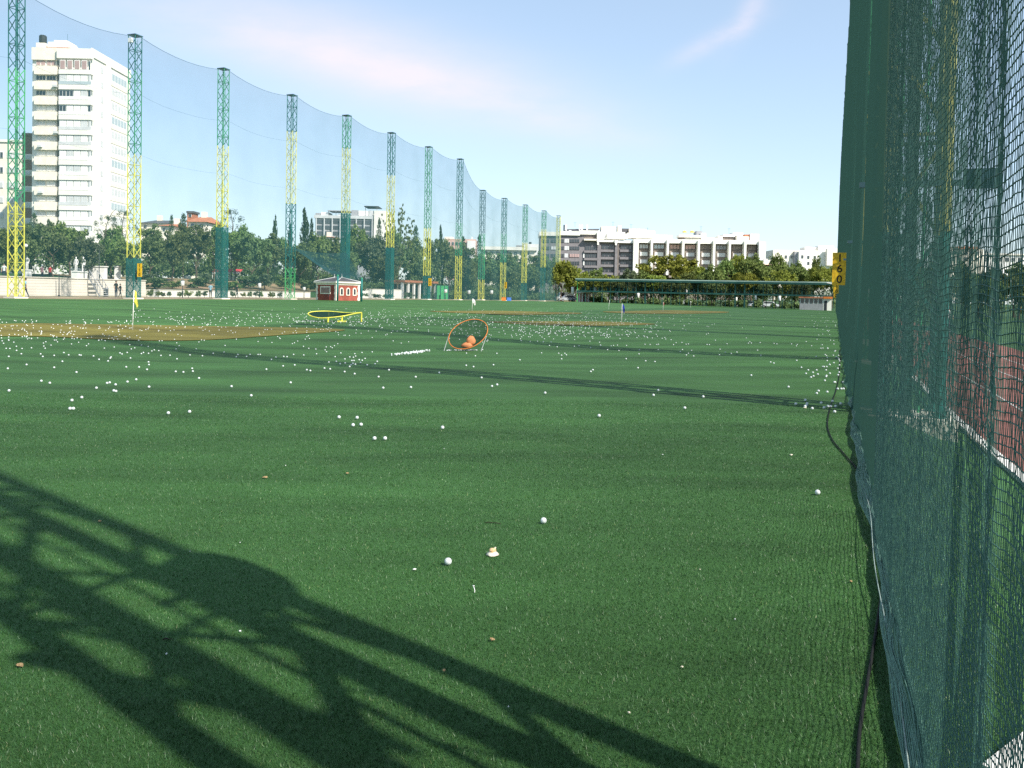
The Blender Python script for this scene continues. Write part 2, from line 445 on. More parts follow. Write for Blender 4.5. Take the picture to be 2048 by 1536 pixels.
# the ground sheet beyond is the park lawn; the bank of bare earth behind the low wall
sheet('earth_bank', spans((81.5, 150, 2)), spans((-96, -80.2, 1.2)), M['bank'], .02)

# tan putting greens (carpet of another colour)
def green(px, lift=.006):
    """outline given as ground points"""
    pts = [G(x, y) for x, y in px]
    c = sum(pts, Vector()) / len(pts)
    # smooth closed curve, then rings to the centre so that it follows the ground
    n = len(pts); out = []
    for i in range(n):
        p0, p1, p2, p3 = pts[i - 1], pts[i], pts[(i + 1) % n], pts[(i + 2) % n]
        for t in np.linspace(0, 1, 8, endpoint=False):
            out.append(.5 * ((2 * p1) + (p2 - p0) * t + (2 * p0 - 5 * p1 + 4 * p2 - p3) * t * t + (3 * p1 - p0 - 3 * p2 + p3) * t ** 3))
    m = len(out); V = []; rings = 12
    for r in range(rings + 1):
        f = 1 - r / rings
        for p in out:
            q = c + (p - c) * f; V.append((q.x, q.y, T(q.x, q.y) + lift))
    Fq = [[r * m + i, r * m + (i + 1) % m, (r + 1) * m + (i + 1) % m, (r + 1) * m + i] for r in range(rings) for i in range(m)]
    return tag(link_mesh('putting_green', np_mesh('putting_green', np.array(V), np.array(Fq), M['tan'])), kind='structure')
green([(-90, 660), (20, 648), (180, 649), (420, 653), (600, 656), (690, 661), (560, 671), (400, 681), (250, 681), (90, 674), (-60, 672)], .02)
green([(1000, 643), (1130, 643), (1250, 645), (1310, 649), (1200, 652), (1080, 650), (985, 645)], .02)
green([(860, 623), (960, 622), (1080, 624), (1165, 627), (1060, 630), (940, 627)], .03)
green([(1215, 623), (1330, 621), (1440, 623), (1450, 626), (1330, 628), (1230, 626)], .03)

# grass blades of the carpet near the camera: far too many to count
def blades(count, ymin, ymax, hmin, hmax, wd):
    u = rng.random(count)
    Y = ymin * (ymax / ymin) ** u                    # density falls with the square of the distance
    X = (rng.random(count) * 1.95 - 1.22) * Y
    s = DX * X + DY * Y; n = DY * X - DX * Y
    keep = n < 1.9
    X, Y = X[keep], Y[keep]; k = len(X)
    Z = terrain(X, Y)
    an = rng.random(k) * 2 * np.pi
    h = rng.uniform(hmin, hmax, k); w = rng.uniform(.6, 1.2, k) * wd * (.6 + Y / 6)
    le = rng.uniform(.2, 1.1, k) * h; la = rng.random(k) * 2 * np.pi
    dx, dy = np.cos(an) * w / 2, np.sin(an) * w / 2
    V = np.empty((k, 3, 3))
    V[:, 0] = np.stack([X - dx, Y - dy, Z - .002], -1); V[:, 1] = np.stack([X + dx, Y + dy, Z - .002], -1)
    V[:, 2] = np.stack([X + np.cos(la) * le, Y + np.sin(la) * le, Z + h], -1)
    return np_mesh('grass', V.reshape(-1, 3), np.arange(3 * k).reshape(-1, 3), M['blade'])
tag(link_mesh('grass', blades(900000, 1.7, 13.5, .007, .017, .0028)), kind='stuff')

# ------------------------------------------------------------------ lattice towers
SIDE = .82
S0 = 1.52; STEP = 12.5
NT = 1.05
def lattice(bands, H, parent, names, wraps=(), full=False):
    """square mast; bands = [(z0, z1, material key)]; each painted stretch is a part"""
    a = SIDE / 2
    cor = [(-a, -a), (a, -a), (a, a), (-a, a)]
    ph_ = 1.40 if full else .98
    for bi, (z0, z1, mk) in enumerate(bands):
        mb = MB()
        for (x, y) in cor:
            mb.tube((x, y, z0), (x, y, z1 - .004), .078 if full else (.055 if z0 < 9 else .047), n=6)
        k0 = int(round(z0 / ph_)); k1 = int(round(z1 / ph_))
        for k in range(k0, k1):
            za, zb = k * ph_, (k + 1) * ph_
            if zb > H: break
            for f in range(4):
                p, q = cor[f], cor[(f + 1) % 4]
                if k % 2: p, q = q, p
                mb.tube((p[0], p[1], za), (q[0], q[1], zb), .038 if full else .034, n=4, cap=False)
                if k % 3 == 0 or k == k1 - 1:
                    mb.tube((p[0], p[1], za), (q[0], q[1], za), .032, n=4, cap=False)
        mb.build(names[min(bi, len(names) - 1)], M[mk], parent)
    if full:
        tr_ = MB(); tr_.box(-.10, -.20, .05, .05, -.13, H - .1); tr_.build('shadow_bar', M['steel'], parent)  # bar added inside the mast to fill out the bands of its shadow
    # climbing ladder inside
    lad = MB()
    for dx in (-.17, .17): lad.tube((dx, .12, .1), (dx, .12, H - .3), .022, n=4)
    for k in range(int(H / .6)): lad.tube((-.17, .12, .4 + .6 * k), (.17, .12, .4 + .6 * k), .012, n=3, cap=False)
    lad.build('ladder', M[bands[-1][2]], parent)
    cap = MB(); cap.box(-a - .08, -a - .08, H, a + .08, a + .08, H + .09)
    cap.build('top_plate', M['steel'], parent)
    fo = MB(); fo.box(-a - .22, -a - .22, -.3, a + .22, a + .22, .12); fo.build('footing', M['conc'], parent)
    for (w0, w1) in wraps:
        wb = MB(); g = a + .075
        for i in range(4):
            p = [(-g, -g), (g, -g), (g, g), (-g, g)][i]; q = [(g, -g), (g, g), (-g, g), (-g, -g)][i]
            wb.add([(p[0], p[1], w0), (q[0], q[1], w0), (q[0], q[1], w1), (p[0], p[1], w1)], [(0, 1, 2, 3)])
        wb.build('wrapping', M['wrap'], parent)

RZ = -math.atan2(DX, DY)
def text_obj(name, s, size, mat, parent, loc, rot, ext=.004):
    cu = bpy.data.curves.new(name, 'FONT'); cu.body = s; cu.size = size; cu.align_x = 'CENTER'; cu.align_y = 'CENTER'
    cu.extrude = ext; cu.offset = size * .012; cu.materials.append(mat)
    tmp = bpy.data.objects.new('tmp_text', cu); COL.objects.link(tmp)
    me = bpy.data.meshes.new_from_object(tmp.evaluated_get(bpy.context.evaluated_depsgraph_get()))
    bpy.data.objects.remove(tmp)
    o = link_mesh(name, me, parent); o.location = loc; o.rotation_euler = rot
    return o

def number_sign(digits, w, h, loc, label, group='yellow distance signs'):
    """flat board facing back along the field, one digit under another"""
    e = empty('distance_sign', loc, RZ, label, 'sign', group)
    b = MB(); b.box(-w / 2, 0, -h / 2, w / 2, .03, h / 2); b.build('board', M['sign'], e)
    fr = MB()
    for x in (-w / 2 - .012, w / 2 - .012): fr.box(x, -.006, -h / 2 - .012, x + .024, .036, h / 2 + .012)
    for z in (-h / 2 - .012, h / 2 - .012): fr.box(-w / 2 + .014, -.006, z, w / 2 - .014, .036, z + .024)
    fr.build('frame', M['sign'], e)
    for i, d in enumerate(digits or ''):
        text_obj('digit', d, h / len(digits) * 1.02, M['ink'], e, (0, -.006, h / 2 - h * (i + .5) / len(digits)), (R(90), 0, 0))
    br = MB(); br.box(-.03, .032, -h / 2 + .1, .03, .14, h / 2 - .1); br.build('bracket', M['steel'], e)
    return e

# left row: pixel column, base row, top row and the paint changes as seen, from the ground up
LEFT = [
    (-1, [(400, 'yellow'), (265, 'green'), (150, 'lime'), (-99, 'teal')], ''),
    (0, [(516, 'teal'), (340, 'yellow'), (300, 'paleyellow'), (150, 'green'), (0, 'teal')], 'w'),
    (1, [(450, 'teal'), (360, 'yellow'), (295, 'paleyellow'), (0, 'green')], 'w'),
    (2, [(538, 'lime'), (400, 'teal'), (265, 'paleyellow'), (0, 'teal')], ''),
    (3, [(420, 'teal'), (290, 'paleyellow'), (0, 'green')], 'w'),
    (4, [(495, 'teal'), (420, 'yellow'), (355, 'paleyellow'), (0, 'teal')], 'w'),
    (5, [(555, 'teal'), (455, 'yellow'), (0, 'green')], 'w'),
    (6, [(511, 'yellow'), (450, 'green'), (0, 'teal')], ''),
    (7, [(563, 'yellow'), (470, 'green'), (0, 'steel')], ''),
    (8, [(523, 'yellow'), (470, 'green'), (0, 'teal')], ''),
    (9, [(568, 'teal'), (485, 'yellow'), (0, 'green')], ''),
    (10, [(535, 'teal'), (460, 'yellow'), (0, 'green')], ''),
    (11, [(530, 'teal'), (0, 'paleyellow')], ''),
]
LBL = ['lattice tower with a yellow open foot beside the white tower block, nearest of its row',
       'tall lattice tower with green wrapped foot and yellow sign before the white tower block',
       'tall lattice tower with a long green wrapped foot, standing left of two dark cypresses',
       'tall lattice tower with a bright green foot just left of the small brick pump house',
       'tall lattice tower standing right behind the small brick pump house, long teal lower half',
       'tall lattice tower before the white end of the grey office block',
       'tall lattice tower with a small yellow sign at its foot behind the pavilion',
       'tall lattice tower with yellow foot, last of the high ones before the net drops',
       'first of the lower lattice towers, where the net has just dropped, dark steel top',
       'lower lattice tower with yellow foot and a small yellow sign on its right side',
       'lower lattice tower with teal foot, second right of the farthest yellow sign',
       'lower lattice tower before the left edge of the grey brick apartment block',
       'farthest lattice tower of the left row, pale yellow upper half before the grey block']
tower_top = {}
def bend(k):                                        # the far end of the row swings in a little
    return float(np.interp(k, [6, 7, 8, 9, 10, 11, 12], [0, -.75, -1.15, -1.1, -1.0, -1.4, -1.6]))
for (k, bd, fl), lb in zip(LEFT, LBL):
    X = -36.2 + 4.42 * k + bend(k); Y = 81.4 + 11.69 * k
    H = 24.9 if k <= 6 else 20.9
    z0 = T(X, Y)
    e = empty('lattice_tower', (X, Y, z0), RZ, lb, 'tower', 'lattice towers of the left net')
    bands = []; zz = 0
    xc = 1024 + F * X / Y
    for (py, mk) in bd:
        zt = min(H, PZ(xc, py, Y) - z0) if py > 0 else H
        if py == bd[-1][0]: zt = H
        zt = min(H, round(zt / .98) * .98) if zt < H - .5 else H
        if zt > zz + .3: bands.append((zz, zt, mk)); zz = zt
    lattice(bands, H, e, ['lower_mast', 'middle_mast', 'upper_mast', 'top_mast', 'top_mast'], [(.05, bands[0][1] - .1)] if fl == 'w' else ())
    tower_top[k] = (X, Y, z0 + H)
    if k == 0:
        fb = MB(); fb.box(-.16, -SIDE / 2 - .30, H - .75, .22, -SIDE / 2 - .08, H - .35); fb.build('floodlight', M['white'], e)
# signs on the left row
for k, dg, lb in ((0, '110', 'largest yellow distance sign of the left row reading 110 beside the green wrapped tower foot'),
                  (5, '100', 'small yellow distance sign at the middle of the left tower row'),
                  (8, '50', 'smallest and farthest yellow distance sign of the left tower row')):
    X, Y, zt = tower_top[k]
    c = Vector((X, Y, 0)) + Vector((DY, -DX, 0)) * (SIDE / 2 + {0: .75, 5: .40, 8: .35}[k]) - Vector((DX, DY, 0)) * .45
    number_sign(dg, .52, 1.25, (c.x, c.y, T(c.x, c.y) + (2.75 if k == 0 else 2.9 if k == 5 else 3.2)), lb)

# right row, mostly hidden by its net: they throw the shadows across the turf
proto = None
RB = [(0, 2.8, 'teal'), (2.8, 8.4, 'dimyellow'), (8.4, 24.9, 'green')]
for k in range(0, 15):
    s = S0 + STEP * k
    X, Y = SN(s + (.25 if k == 0 else 0), NT)
    if proto is None:
        proto = empty('lattice_tower', (X, Y, T(X, Y)), RZ)
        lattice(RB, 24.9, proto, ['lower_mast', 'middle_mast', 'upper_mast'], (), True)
        pb = MB(); pb.box(-.75, -SIDE / 2 - .06, 3.45, .62, -SIDE / 2 + .02, 3.53); pb.box(.62, -SIDE / 2 - .05, 3.4, 1.08, -SIDE / 2, 3.68)
        pb.build('cross_arm', M['steel'], proto)
        e = proto
    else:
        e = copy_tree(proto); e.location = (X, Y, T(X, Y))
    if k == 1:
        tag(e, 'lattice tower seen dimly through the dark net on the right, its legs yellow', 'tower', 'lattice towers behind the right net')
    elif k == 0:
        tag(e, 'lattice tower beside the camera that throws the big shadow over the near turf', 'tower', 'lattice towers behind the right net')
    else:
        tag(e, 'lattice tower standing behind the far part of the right net', 'tower', 'lattice towers behind the right net')
for k, dg, lb in ((3, '160', 'largest yellow distance sign at the right net reading 160 in black digits'),
                  (7, '110', 'middle yellow distance sign at the right net, below the largest one'),
                  (11, '60', 'lowest and farthest yellow distance sign at the right net')):
    s = S0 + STEP * k
    X, Y = SN(s, .17 if k else NT - .2)
    e = number_sign(dg, .56, 1.36 if k else 1.0, (X, Y, T(X, Y) + (2.98 if k else 3.37)), lb)

# an oval plate on the nearest right tower: the bulge in its shadow
X, Y = SN(S0 + .25 + .68, NT - SIDE / 2 - .10)
e = empty('oval_plate', (X, Y, T(X, Y) + 3.45), RZ + R(90), 'oval plate fixed to the tower beside the camera, seen as a bulge in its shadow', 'plate')
mb = MB(); k_ = 28; V = [(.28 * math.copysign(abs(math.cos(t)) ** .8, math.cos(t)), y_, .52 * math.copysign(abs(math.sin(t)) ** .8, math.sin(t))) for y_ in (0, .03) for t in np.linspace(0, 6.2832, k_, endpoint=False)]
mb.add(V, [list(range(k_)), [2 * k_ - 1 - i for i in range(k_)]] + [[i, k_ + i, k_ + (i + 1) % k_, (i + 1) % k_] for i in range(k_)]); mb.build('board', M['sign'], e)
mb = MB(); mb.box(-.45, .034, -.03, .02, .07, .03); mb.build('bracket', M['steel'], e)

# ------------------------------------------------------------------ nets
def net_sheet(name, S, Hs, pos, mat, parent):
    V = np.array([[pos(s, h) for h in Hs] for s in S]).reshape(-1, 3)
    a, b = len(S), len(Hs)
    i = np.arange(a - 1)[:, None] * b + np.arange(b - 1)[None, :]
    return link_mesh(name, np_mesh(name, V, np.stack([i, i + b, i + b + 1, i + 1], -1).reshape(-1, 4), mat, True), parent)

# left net hangs on the field side of its row
ln = empty('safety_net', (0, 0, 0), 0, 'tall translucent blue green net hung between the far left row of lattice towers', 'net', 'nets round the field')
NL = -62.62 + SIDE / 2 + .12
def left_top(s):
    k = (s - 63.3) / STEP; a = math.floor(k); t = k - a
    hh = lambda j: 24.9 if j <= 6 else 20.9
    return hh(a) * (1 - t) + hh(a + 1) * t - (.75 if a != 6 else 1.5) * 4 * t * (1 - t)
def lpos(s, f):
    n = NL + .25 * math.sin(s * .9 + 2 * f) * math.sin(math.pi * min(1, f + .05)) * .5
    X, Y = SN(s, n); X += bend((s - 63.3) / STEP); z0 = T(X, Y)
    return (X, Y, z0 + .02 + (left_top(s) - .1) * f)
SL = np.linspace(63.3 - 2 * STEP, 63.3 + 11 * STEP, 13 * 8 + 1)
net_sheet('netting', SL, np.linspace(0, 1, 9), lpos, M['net_left'], ln)
for fr, rr in ((1, .020), (.78, .009), (.55, .007)):
    mb = MB(); mb.path([lpos(s, fr) for s in SL], rr, 4); mb.build('cable', M['steel'], ln)

# loose veil of net guarding the pump house
ve = empty('veil_net', (0, 0, 0), 0, 'loose teal veil of net sloping down to two green posts at the brick pump house', 'net', 'nets round the field')
c = [at(586, 496, 104.0), at(690, 530, 116), at(726, 560, 97.2), at(672, 556, 97)]
c[1] = at(692, 505, 115.6)
vv = []; nu = 14
for i in range(nu + 1):
    for j in range(nu + 1):
        u, v = i / nu, j / nu
        p = c[0] * (1 - u) * (1 - v) + c[1] * u * (1 - v) + c[2] * u * v + c[3] * (1 - u) * v
        p.z -= 1.1 * math.sin(math.pi * u) * math.sin(math.pi * min(1, v + .12)) * .8
        vv.append(p)
link_mesh('netting', np_mesh('netting', np.array(vv), np.array([[i * (nu + 1) + j, (i + 1) * (nu + 1) + j, (i + 1) * (nu + 1) + j + 1, i * (nu + 1) + j + 1] for i in range(nu) for j in range(nu)]), M['net_veil'], True), ve)

# right net
rn = empty('safety_net', (0, 0, 0), 0, 'dark green safety net filling the right edge, its hem heaped on the turf', 'net', 'nets round the field')
TS = [S0 + STEP * k for k in range(1, 16)]
def prox(s):
    return max(math.exp(-((s - t) / 1.15) ** 2) for t in TS)
nzA = np.array([.6, 2.1, 4.4, 5.5, 1.2, 3.3, .4, 2.0])
def rp(s, h):
    """offset of the net from the camera line and its sag"""
    up = float(sm(.15, 2.4, h))
    p = .318 + .17 * prox(s) * up + (1 - prox(s)) * .006 * h + .10 * float(sm(10, 22, s)) * up - .16 * float(sm(50, 150, s)) * up
    wob = .35 + .65 * float(sm(0, .6, h))
    p += .0010 * math.sin(s * 6.1 + nzA[0] + h * 1.3) + .0007 * math.sin(s * 13.7 + nzA[1] - h * 2.1) + .0020 * math.sin(s * 2.3 + nzA[2] + h * .8)
    p += .006 * math.sin(s * .9 + nzA[3]) * wob
    if s > 8: p += .055 * math.sin(s * 2.6 + .25 * h) * (1 - prox(s)) * float(sm(8, 14, s))
    # the foot kicks out over the turf
    p -= .03 * math.exp(-h / .10) * (1 + .4 * math.sin(s * 3.1 + nzA[4]) + .3 * math.sin(s * 7.3))
    # a fold close to the camera, where the net is laid double
    p += -.012 * math.exp(-((s - 1.98 - .02 * h) / .10) ** 2)
    return p
def rsag(s, h):
    return .010 * math.sin(s * 4.3 + nzA[5] + .7 * h) + .006 * math.sin(s * 11 + nzA[6]) - .008 * math.exp(-((s - 1.98 - .02 * h) / .09) ** 2)
def rpos(s, h):
    X, Y = SN(s, rp(s, h))
    return (X, Y, T(X, Y) + h + rsag(s, h) * min(1, h / .3))
# near panel: every thread is there
ps = .0225; pv = .0125
Ss = np.arange(.5, 7.01, pv); Hs = np.arange(.02, 4.25, ps)
base = np.array([[rpos(s, h) for h in Hs] for s in Ss])
base += rng.normal(0, .0007, base.shape)
for j in range(len(Hs)):                              # no two rows of knots hang quite alike
    q = rng.uniform(0, 6.28, 3)
    base[:, j, 2] += rng.normal(0, .0012) + .0016 * np.sin(Ss * 1.9 + q[0]) + .0007 * np.sin(Ss * 5.3 + q[1])
def thread_mesh(lines, r, name, mat):
    Vs = []; Fs = []; off = 0
    for L in lines:
        k = len(L); t = np.gradient(L, axis=0); t /= np.linalg.norm(t, axis=1)[:, None] + 1e-9
        a = np.cross(t, np.array([DY, -DX, 0.1])); a /= np.linalg.norm(a, axis=1)[:, None]; c_ = np.cross(t, a)
        ring = np.stack([L + (a * math.cos(q) + c_ * math.sin(q)) * r for q in (math.pi / 2, math.pi / 2 + 2.0944, math.pi / 2 + 4.18879)], 1)
        Vs.append(ring.reshape(-1, 3))
        i = np.arange(k - 1)[:, None] * 3; j = np.arange(3)[None, :]; j2 = (j + 1) % 3
        Fs.append((np.stack([i + j, i + j2, i + 3 + j2, i + 3 + j], -1).reshape(-1, 4)) + off); off += k * 3
    return np_mesh(name, np.concatenate(Vs), np.concatenate(Fs), mat, True)
lines = [base[i] for i in range(len(Ss))] + [base[:, j] for j in range(len(Hs))]
link_mesh('netting', thread_mesh([base[i] for i in range(len(Ss))], .00105, 'netting', M['thread']), rn)
link_mesh('netting', thread_mesh([base[:, j] for j in range(len(Hs))], .0018, 'netting', M['thread']), rn)
# hem: surplus net folded down in long creases
def hem_pos(s, f):
    amp = 1 + .45 * math.sin(s * 1.7 + 1) + .35 * math.sin(s * .63 + 2)
    n = .325 - .060 * amp * (1 - f) + .008 * math.sin(s * 5 + 4 * f) - .020 * math.sin(math.pi * f)
    X, Y = SN(s, n); return (X, Y, T(X, Y) + .006 + (.055 + .045 * amp) * f ** 1.3 + .008 * math.sin(s * 6.5 + f * 5) * f)
hl = []
for q in range(64):
    ph = rng.uniform(0, 6.28, 5); f0 = rng.random(); L = []
    for s in np.arange(.5, 15.0, .05):
        f = min(1, max(0, f0 + .16 * math.sin(s * .9 + ph[0]) + .05 * math.sin(s * 3.7 + ph[1]) + .02 * math.sin(s * 9 + ph[2])))
        x, y, z = hem_pos(s, f); o_ = .004 + .004 * math.sin(s * 2.3 + ph[3])
        L.append((x - DY * o_, y + DX * o_, z + .003 + .003 * math.sin(s * 7 + ph[4])))
    hl.append(np.array(L))
link_mesh('hem', thread_mesh(hl, .0017, 'hem', M['hem']), rn)
M['hemsheet'] = net_mat('hem_netting', (.085, .175, .135), .40, .30, .5)
net_sheet('hem', np.arange(.5, 60, .1), np.linspace(0, 1, 9), hem_pos, M['hemsheet'], rn)
hr = MB(); hr.path([Vector(SN(s, .268 + .012 * math.sin(s * 2.1))).to_3d() + Vector((0, 0, T(*SN(s, .225)) + .07 + .02 * math.sin(s * 1.3))) for s in np.arange(.5, 9, .12)], .0028, 5)
hr.build('hem_rope', M['rope'], rn)
# far panel and everything overhead
SF = np.concatenate([np.arange(7.0, 60, .25), np.arange(60, 187, 1.0)])
HF = np.concatenate([[0.01, .1, .25, .5], np.linspace(1, 25, 25)])
net_sheet('netting', SF, HF, rpos, M['net_right'], rn)
net_sheet('netting', np.arange(-12, 7.1, .5), np.linspace(4.245, 25, 22), rpos, M['net_right'], rn)
net_sheet('netting', np.arange(-12, .51, .25), np.linspace(.01, 4.24, 14), rpos, M['net_right'], rn)
tc_ = MB(); tc_.path([Vector(rpos(s, 25.0)) for s in np.arange(-12, 187, 1.5)], .02, 5); tc_.build('cable', M['steel'], rn)
# black hose along the foot of the net
ho = []
for (x, y) in ((1680, 700), (1680, 738), (1674, 775), (1662, 812), (1655, 848), (1664, 880), (1690, 912), (1717, 945), (1748, 1000), (1772, 1070), (1776, 1120), (1762, 1200), (1748, 1290), (1733, 1380), (1719, 1470), (1714, 1560), (1700, 1700)):
    p = G(x, y); ho.append(p + Vector((0, 0, .012)))
sp = []
for i in range(len(ho) - 1):
    p0, p1, p2, p3 = ho[max(i - 1, 0)], ho[i], ho[i + 1], ho[min(i + 2, len(ho) - 1)]
    for t in np.linspace(0, 1, 6, endpoint=False):
        sp.append(.5 * ((2 * p1) + (p2 - p0) * t + (2 * p0 - 5 * p1 + 4 * p2 - p3) * t * t + (3 * p1 - p0 - 3 * p2 + p3) * t ** 3))
mb = MB(); mb.path(sp, .007, 7); tag(mb.build('hose', M['cable'], smooth=True), 'thin black hose snaking over the turf along the foot of the right net', 'hose')
# ------------------------------------------------------------------ golf balls
br = .0215
def ball_mesh(seg, ring):
    mb = MB(); v = [(0, 0, -br)]
    mb.lathe([(br * math.sin(math.pi * i / ring), -br * math.cos(math.pi * i / ring)) for i in range(1, ring)], n=seg)
    me = bpy.data.meshes.new('golf_ball'); me.from_pydata(mb.v, [], mb.f); me.update()
    me.materials.append(M['ball']); me.polygons.foreach_set('use_smooth', [True] * len(me.polygons))
    return me
BM = ball_mesh(20, 14); BS = ball_mesh(8, 6)
c7 = "66,739 302,667 364,682 512,872 536,872 526,811 598,789 705,719 783,683 802,679 845,694 832,739 848,743 932,673 996,656 1090,711 1231,905 1386,895 1693,707 1837,775 1455,646 1285,597 1341,601 1405,574 1410,595 1948,580 559,602 396,567 456,522 194,546 57,575 923,563 1017,564 1075,582 1086,526 1089,546 954,497 724,507 790,519 806,498 812,490 684,482 592,476 580,474 502,474 467,457 396,478 297,467 313,486 156,466 64,486 121,441 45,425 72,426 120,410 161,426 230,421 330,424 320,408 373,401 877,459 892,467 930,456 960,429 985,421 1034,464 1049,456 1086,462 1110,444 1128,436 1161,441 1177,478 1243,476 1294,503 1389,474 1480,480 1559,462 1638,452 1728,487 1740,470 1803,485 1829,470 1887,470 1903,470 2018,489 1985,507 1435,428 1287,429 1310,405 1084,411 1035,400 835,415 763,423"
c6 = "87,760 845,804 1072,799 1736,790 1778,777 1651,719 1304,677 1111,713 807,712 611,687 529,670 248,661 219,654 120,614 25,622 364,640 410,647 892,655 714,612 778,604 796,584 660,594 673,575 696,560 648,570 617,608 597,600 583,612 570,627 534,597 531,564 492,603 461,584 451,545 400,590 1525,617 1585,628 1748,612 1964,571 1600,538 1527,515 1776,517 57,545 30,543 111,526 194,531 299,521 498,514 571,547 601,550 612,520 619,540 588,577 605,577 671,510 755,505 369,488 381,503 427,470 445,453 473,437 414,461 378,463 293,481 235,475 192,458 101,436 118,429 144,415"
c8 = "264,604 898,617 926,588 1189,626 1081,693 580,739 1958,715 1853,606 1470,499 807,455 531,477 543,467 738,401 852,414 906,418 360,402 388,378 360,380 343,368 379,369 243,366 116,408 629,347 695,352 816,348 813,372 926,348 1055,357 1067,346 1102,368 1090,379 1121,351 1133,385 1287,344 1284,377 1318,362 1353,369 1386,361 1507,350 1526,380 1583,421 1602,427 531,335 334,330 462,324 435,327 289,322 588,319 590,322 650,325 664,322 687,320 740,322 848,315 878,316 917,316 1015,317 1030,305 1064,304 1088,315 1102,313 1211,316 1225,317 1260,291 1328,312 1453,308 1471,308 1522,305 1603,310 1620,313 1706,313 1734,325 1739,316 1911,448 1908,468 1908,507 1929,435 1961,540 1956,540 2008,540 1976,579 2010,579 1978,497 1953,425 1987,415 1950,380 1910,382"
near = [(678, 835), (706, 851), (722, 850), (714, 836), (749, 878), (770, 878), (885, 856), (1198, 832)]
pts = []                                             # (x, y, zone) as ground points
def put(p, zone): pts.append((p.x, p.y, zone))
for st_, sc_, ox, oy in ((c7, 3.657, 0, 580), (c6, 4.096, 560, 580), (c8, 2.926, 1000, 580)):
    for w in st_.split():
        a, b = w.split(','); put(G(ox + float(a) / sc_, oy + float(b) / sc_ + 2.2), 'field')
for a, b in near: put(G(a, b + 3), 'field')
for a, b, z in ((896, 1131, 'a'), (1087, 1048, 'b'), (1635, 990.5, 'c')): put(G(a, b), z)
# the heaped row and the lines under the two target nets
a, b = G(792, 710), G(857, 702)
for i in range(140):
    t = min(1, max(0, random.gauss(.5, .27))); p = a.lerp(b, t)
    put(p + Vector((random.gauss(0, .06), random.gauss(0, .26), 0)), 'row')
a, b = G(894, 702), G(966, 701)
for i in range(38):
    p = a.lerp(b, random.random()); put(p + Vector((0, random.gauss(0, .06), 0)), 'ring')
a, b = G(592, 643), G(728, 645)
for i in range(60):
    p = a.lerp(b, random.random()); put(p + Vector((0, random.gauss(0, .25), 0)), 'loop')
# against the foot of the right net
for i in range(85):
    s = 13.5 + 60 * random.random() ** 1.35; n = .17 - abs(random.gauss(0, .18 + s * .011))
    X, Y = SN(s, n); pts.append((X, Y, 'net'))
# the scatter thins out towards the edges of the field
def dens(x, y):
    d = math.exp(-((y - 636) / 13) ** 2) * (.25 + .75 * math.exp(-((x - 930) / 430) ** 2))
    d += .8 * math.exp(-((y - 664) / 14) ** 2 - ((x - 1130) / 150) ** 2) + .25 * math.exp(-((y - 655) / 22) ** 2) * (x < 1560)
    d += .35 * math.exp(-((y - 678) / 10) ** 2 - ((x - 60) / 200) ** 2)
    return d * (1 if x < 1230 else max(.18, 1 - (x - 1230) / 300))
k = 0
while k < 1550:
    x = random.uniform(-40, 1665); y = random.uniform(618, 700)
    if random.random() < dens(x, y) and not (y < 640 and x < 250):
        p = G(x, y)
        put(p, 'field'); k += 1
pts = [p for p in pts if -30 < p[1] < 150]
pts.sort(key=lambda p: p[0] ** 2 + p[1] ** 2)
ZL = {'a': ('white golf ball nearest the camera, left of the tan mushroom', None),
      'b': ('white golf ball just beyond the tan mushroom, beside a dark twig', None),
      'c': ('lone white golf ball by the foot of the right net, nearest of those there', None),
      'field': ('white golf ball lying loose in the scatter over the middle of the turf', 'loose golf balls on the turf'),
      'row': ('white golf ball in the heaped row left of the orange hoop', 'golf balls in the heaped row'),
      'ring': ('white golf ball in the line under the tilted orange hoop', 'golf balls under the orange hoop'),
      'loop': ('white golf ball in the line under the yellow hoop frame', 'golf balls under the yellow hoop'),
      'net': ('white golf ball lying against the foot of the right net', 'golf balls along the right net')}
far = []
for i, (X, Y, zn) in enumerate(pts):
    if i < 296:
        big = X * X + Y * Y < 900
        o = link_mesh('golf_ball', BM if big else BS, None, (X, Y, T(X, Y) + br + .003))
        lb, gr = ZL[zn]; tag(o, lb, 'golf ball', gr)
    else: far.append((X, Y, T(X, Y) + br))
tv = np.array([v.co[:] for v in BS.vertices]); tf = [list(p.vertices) for p in BS.polygons]
V = []; Fc = []; off = 0
for p in far:
    V.extend((tv + np.array(p)).tolist()); Fc.extend([[off + q for q in f] for f in tf]); off += len(tv)
me = bpy.data.meshes.new('golf_balls'); me.from_pydata(V, [], Fc); me.materials.append(M['ball']); me.polygons.foreach_set('use_smooth', [True] * len(me.polygons))
tag(link_mesh('golf_balls', me), 'far scatter of countless white golf balls over the back of the turf', 'golf balls', None, 'stuff')

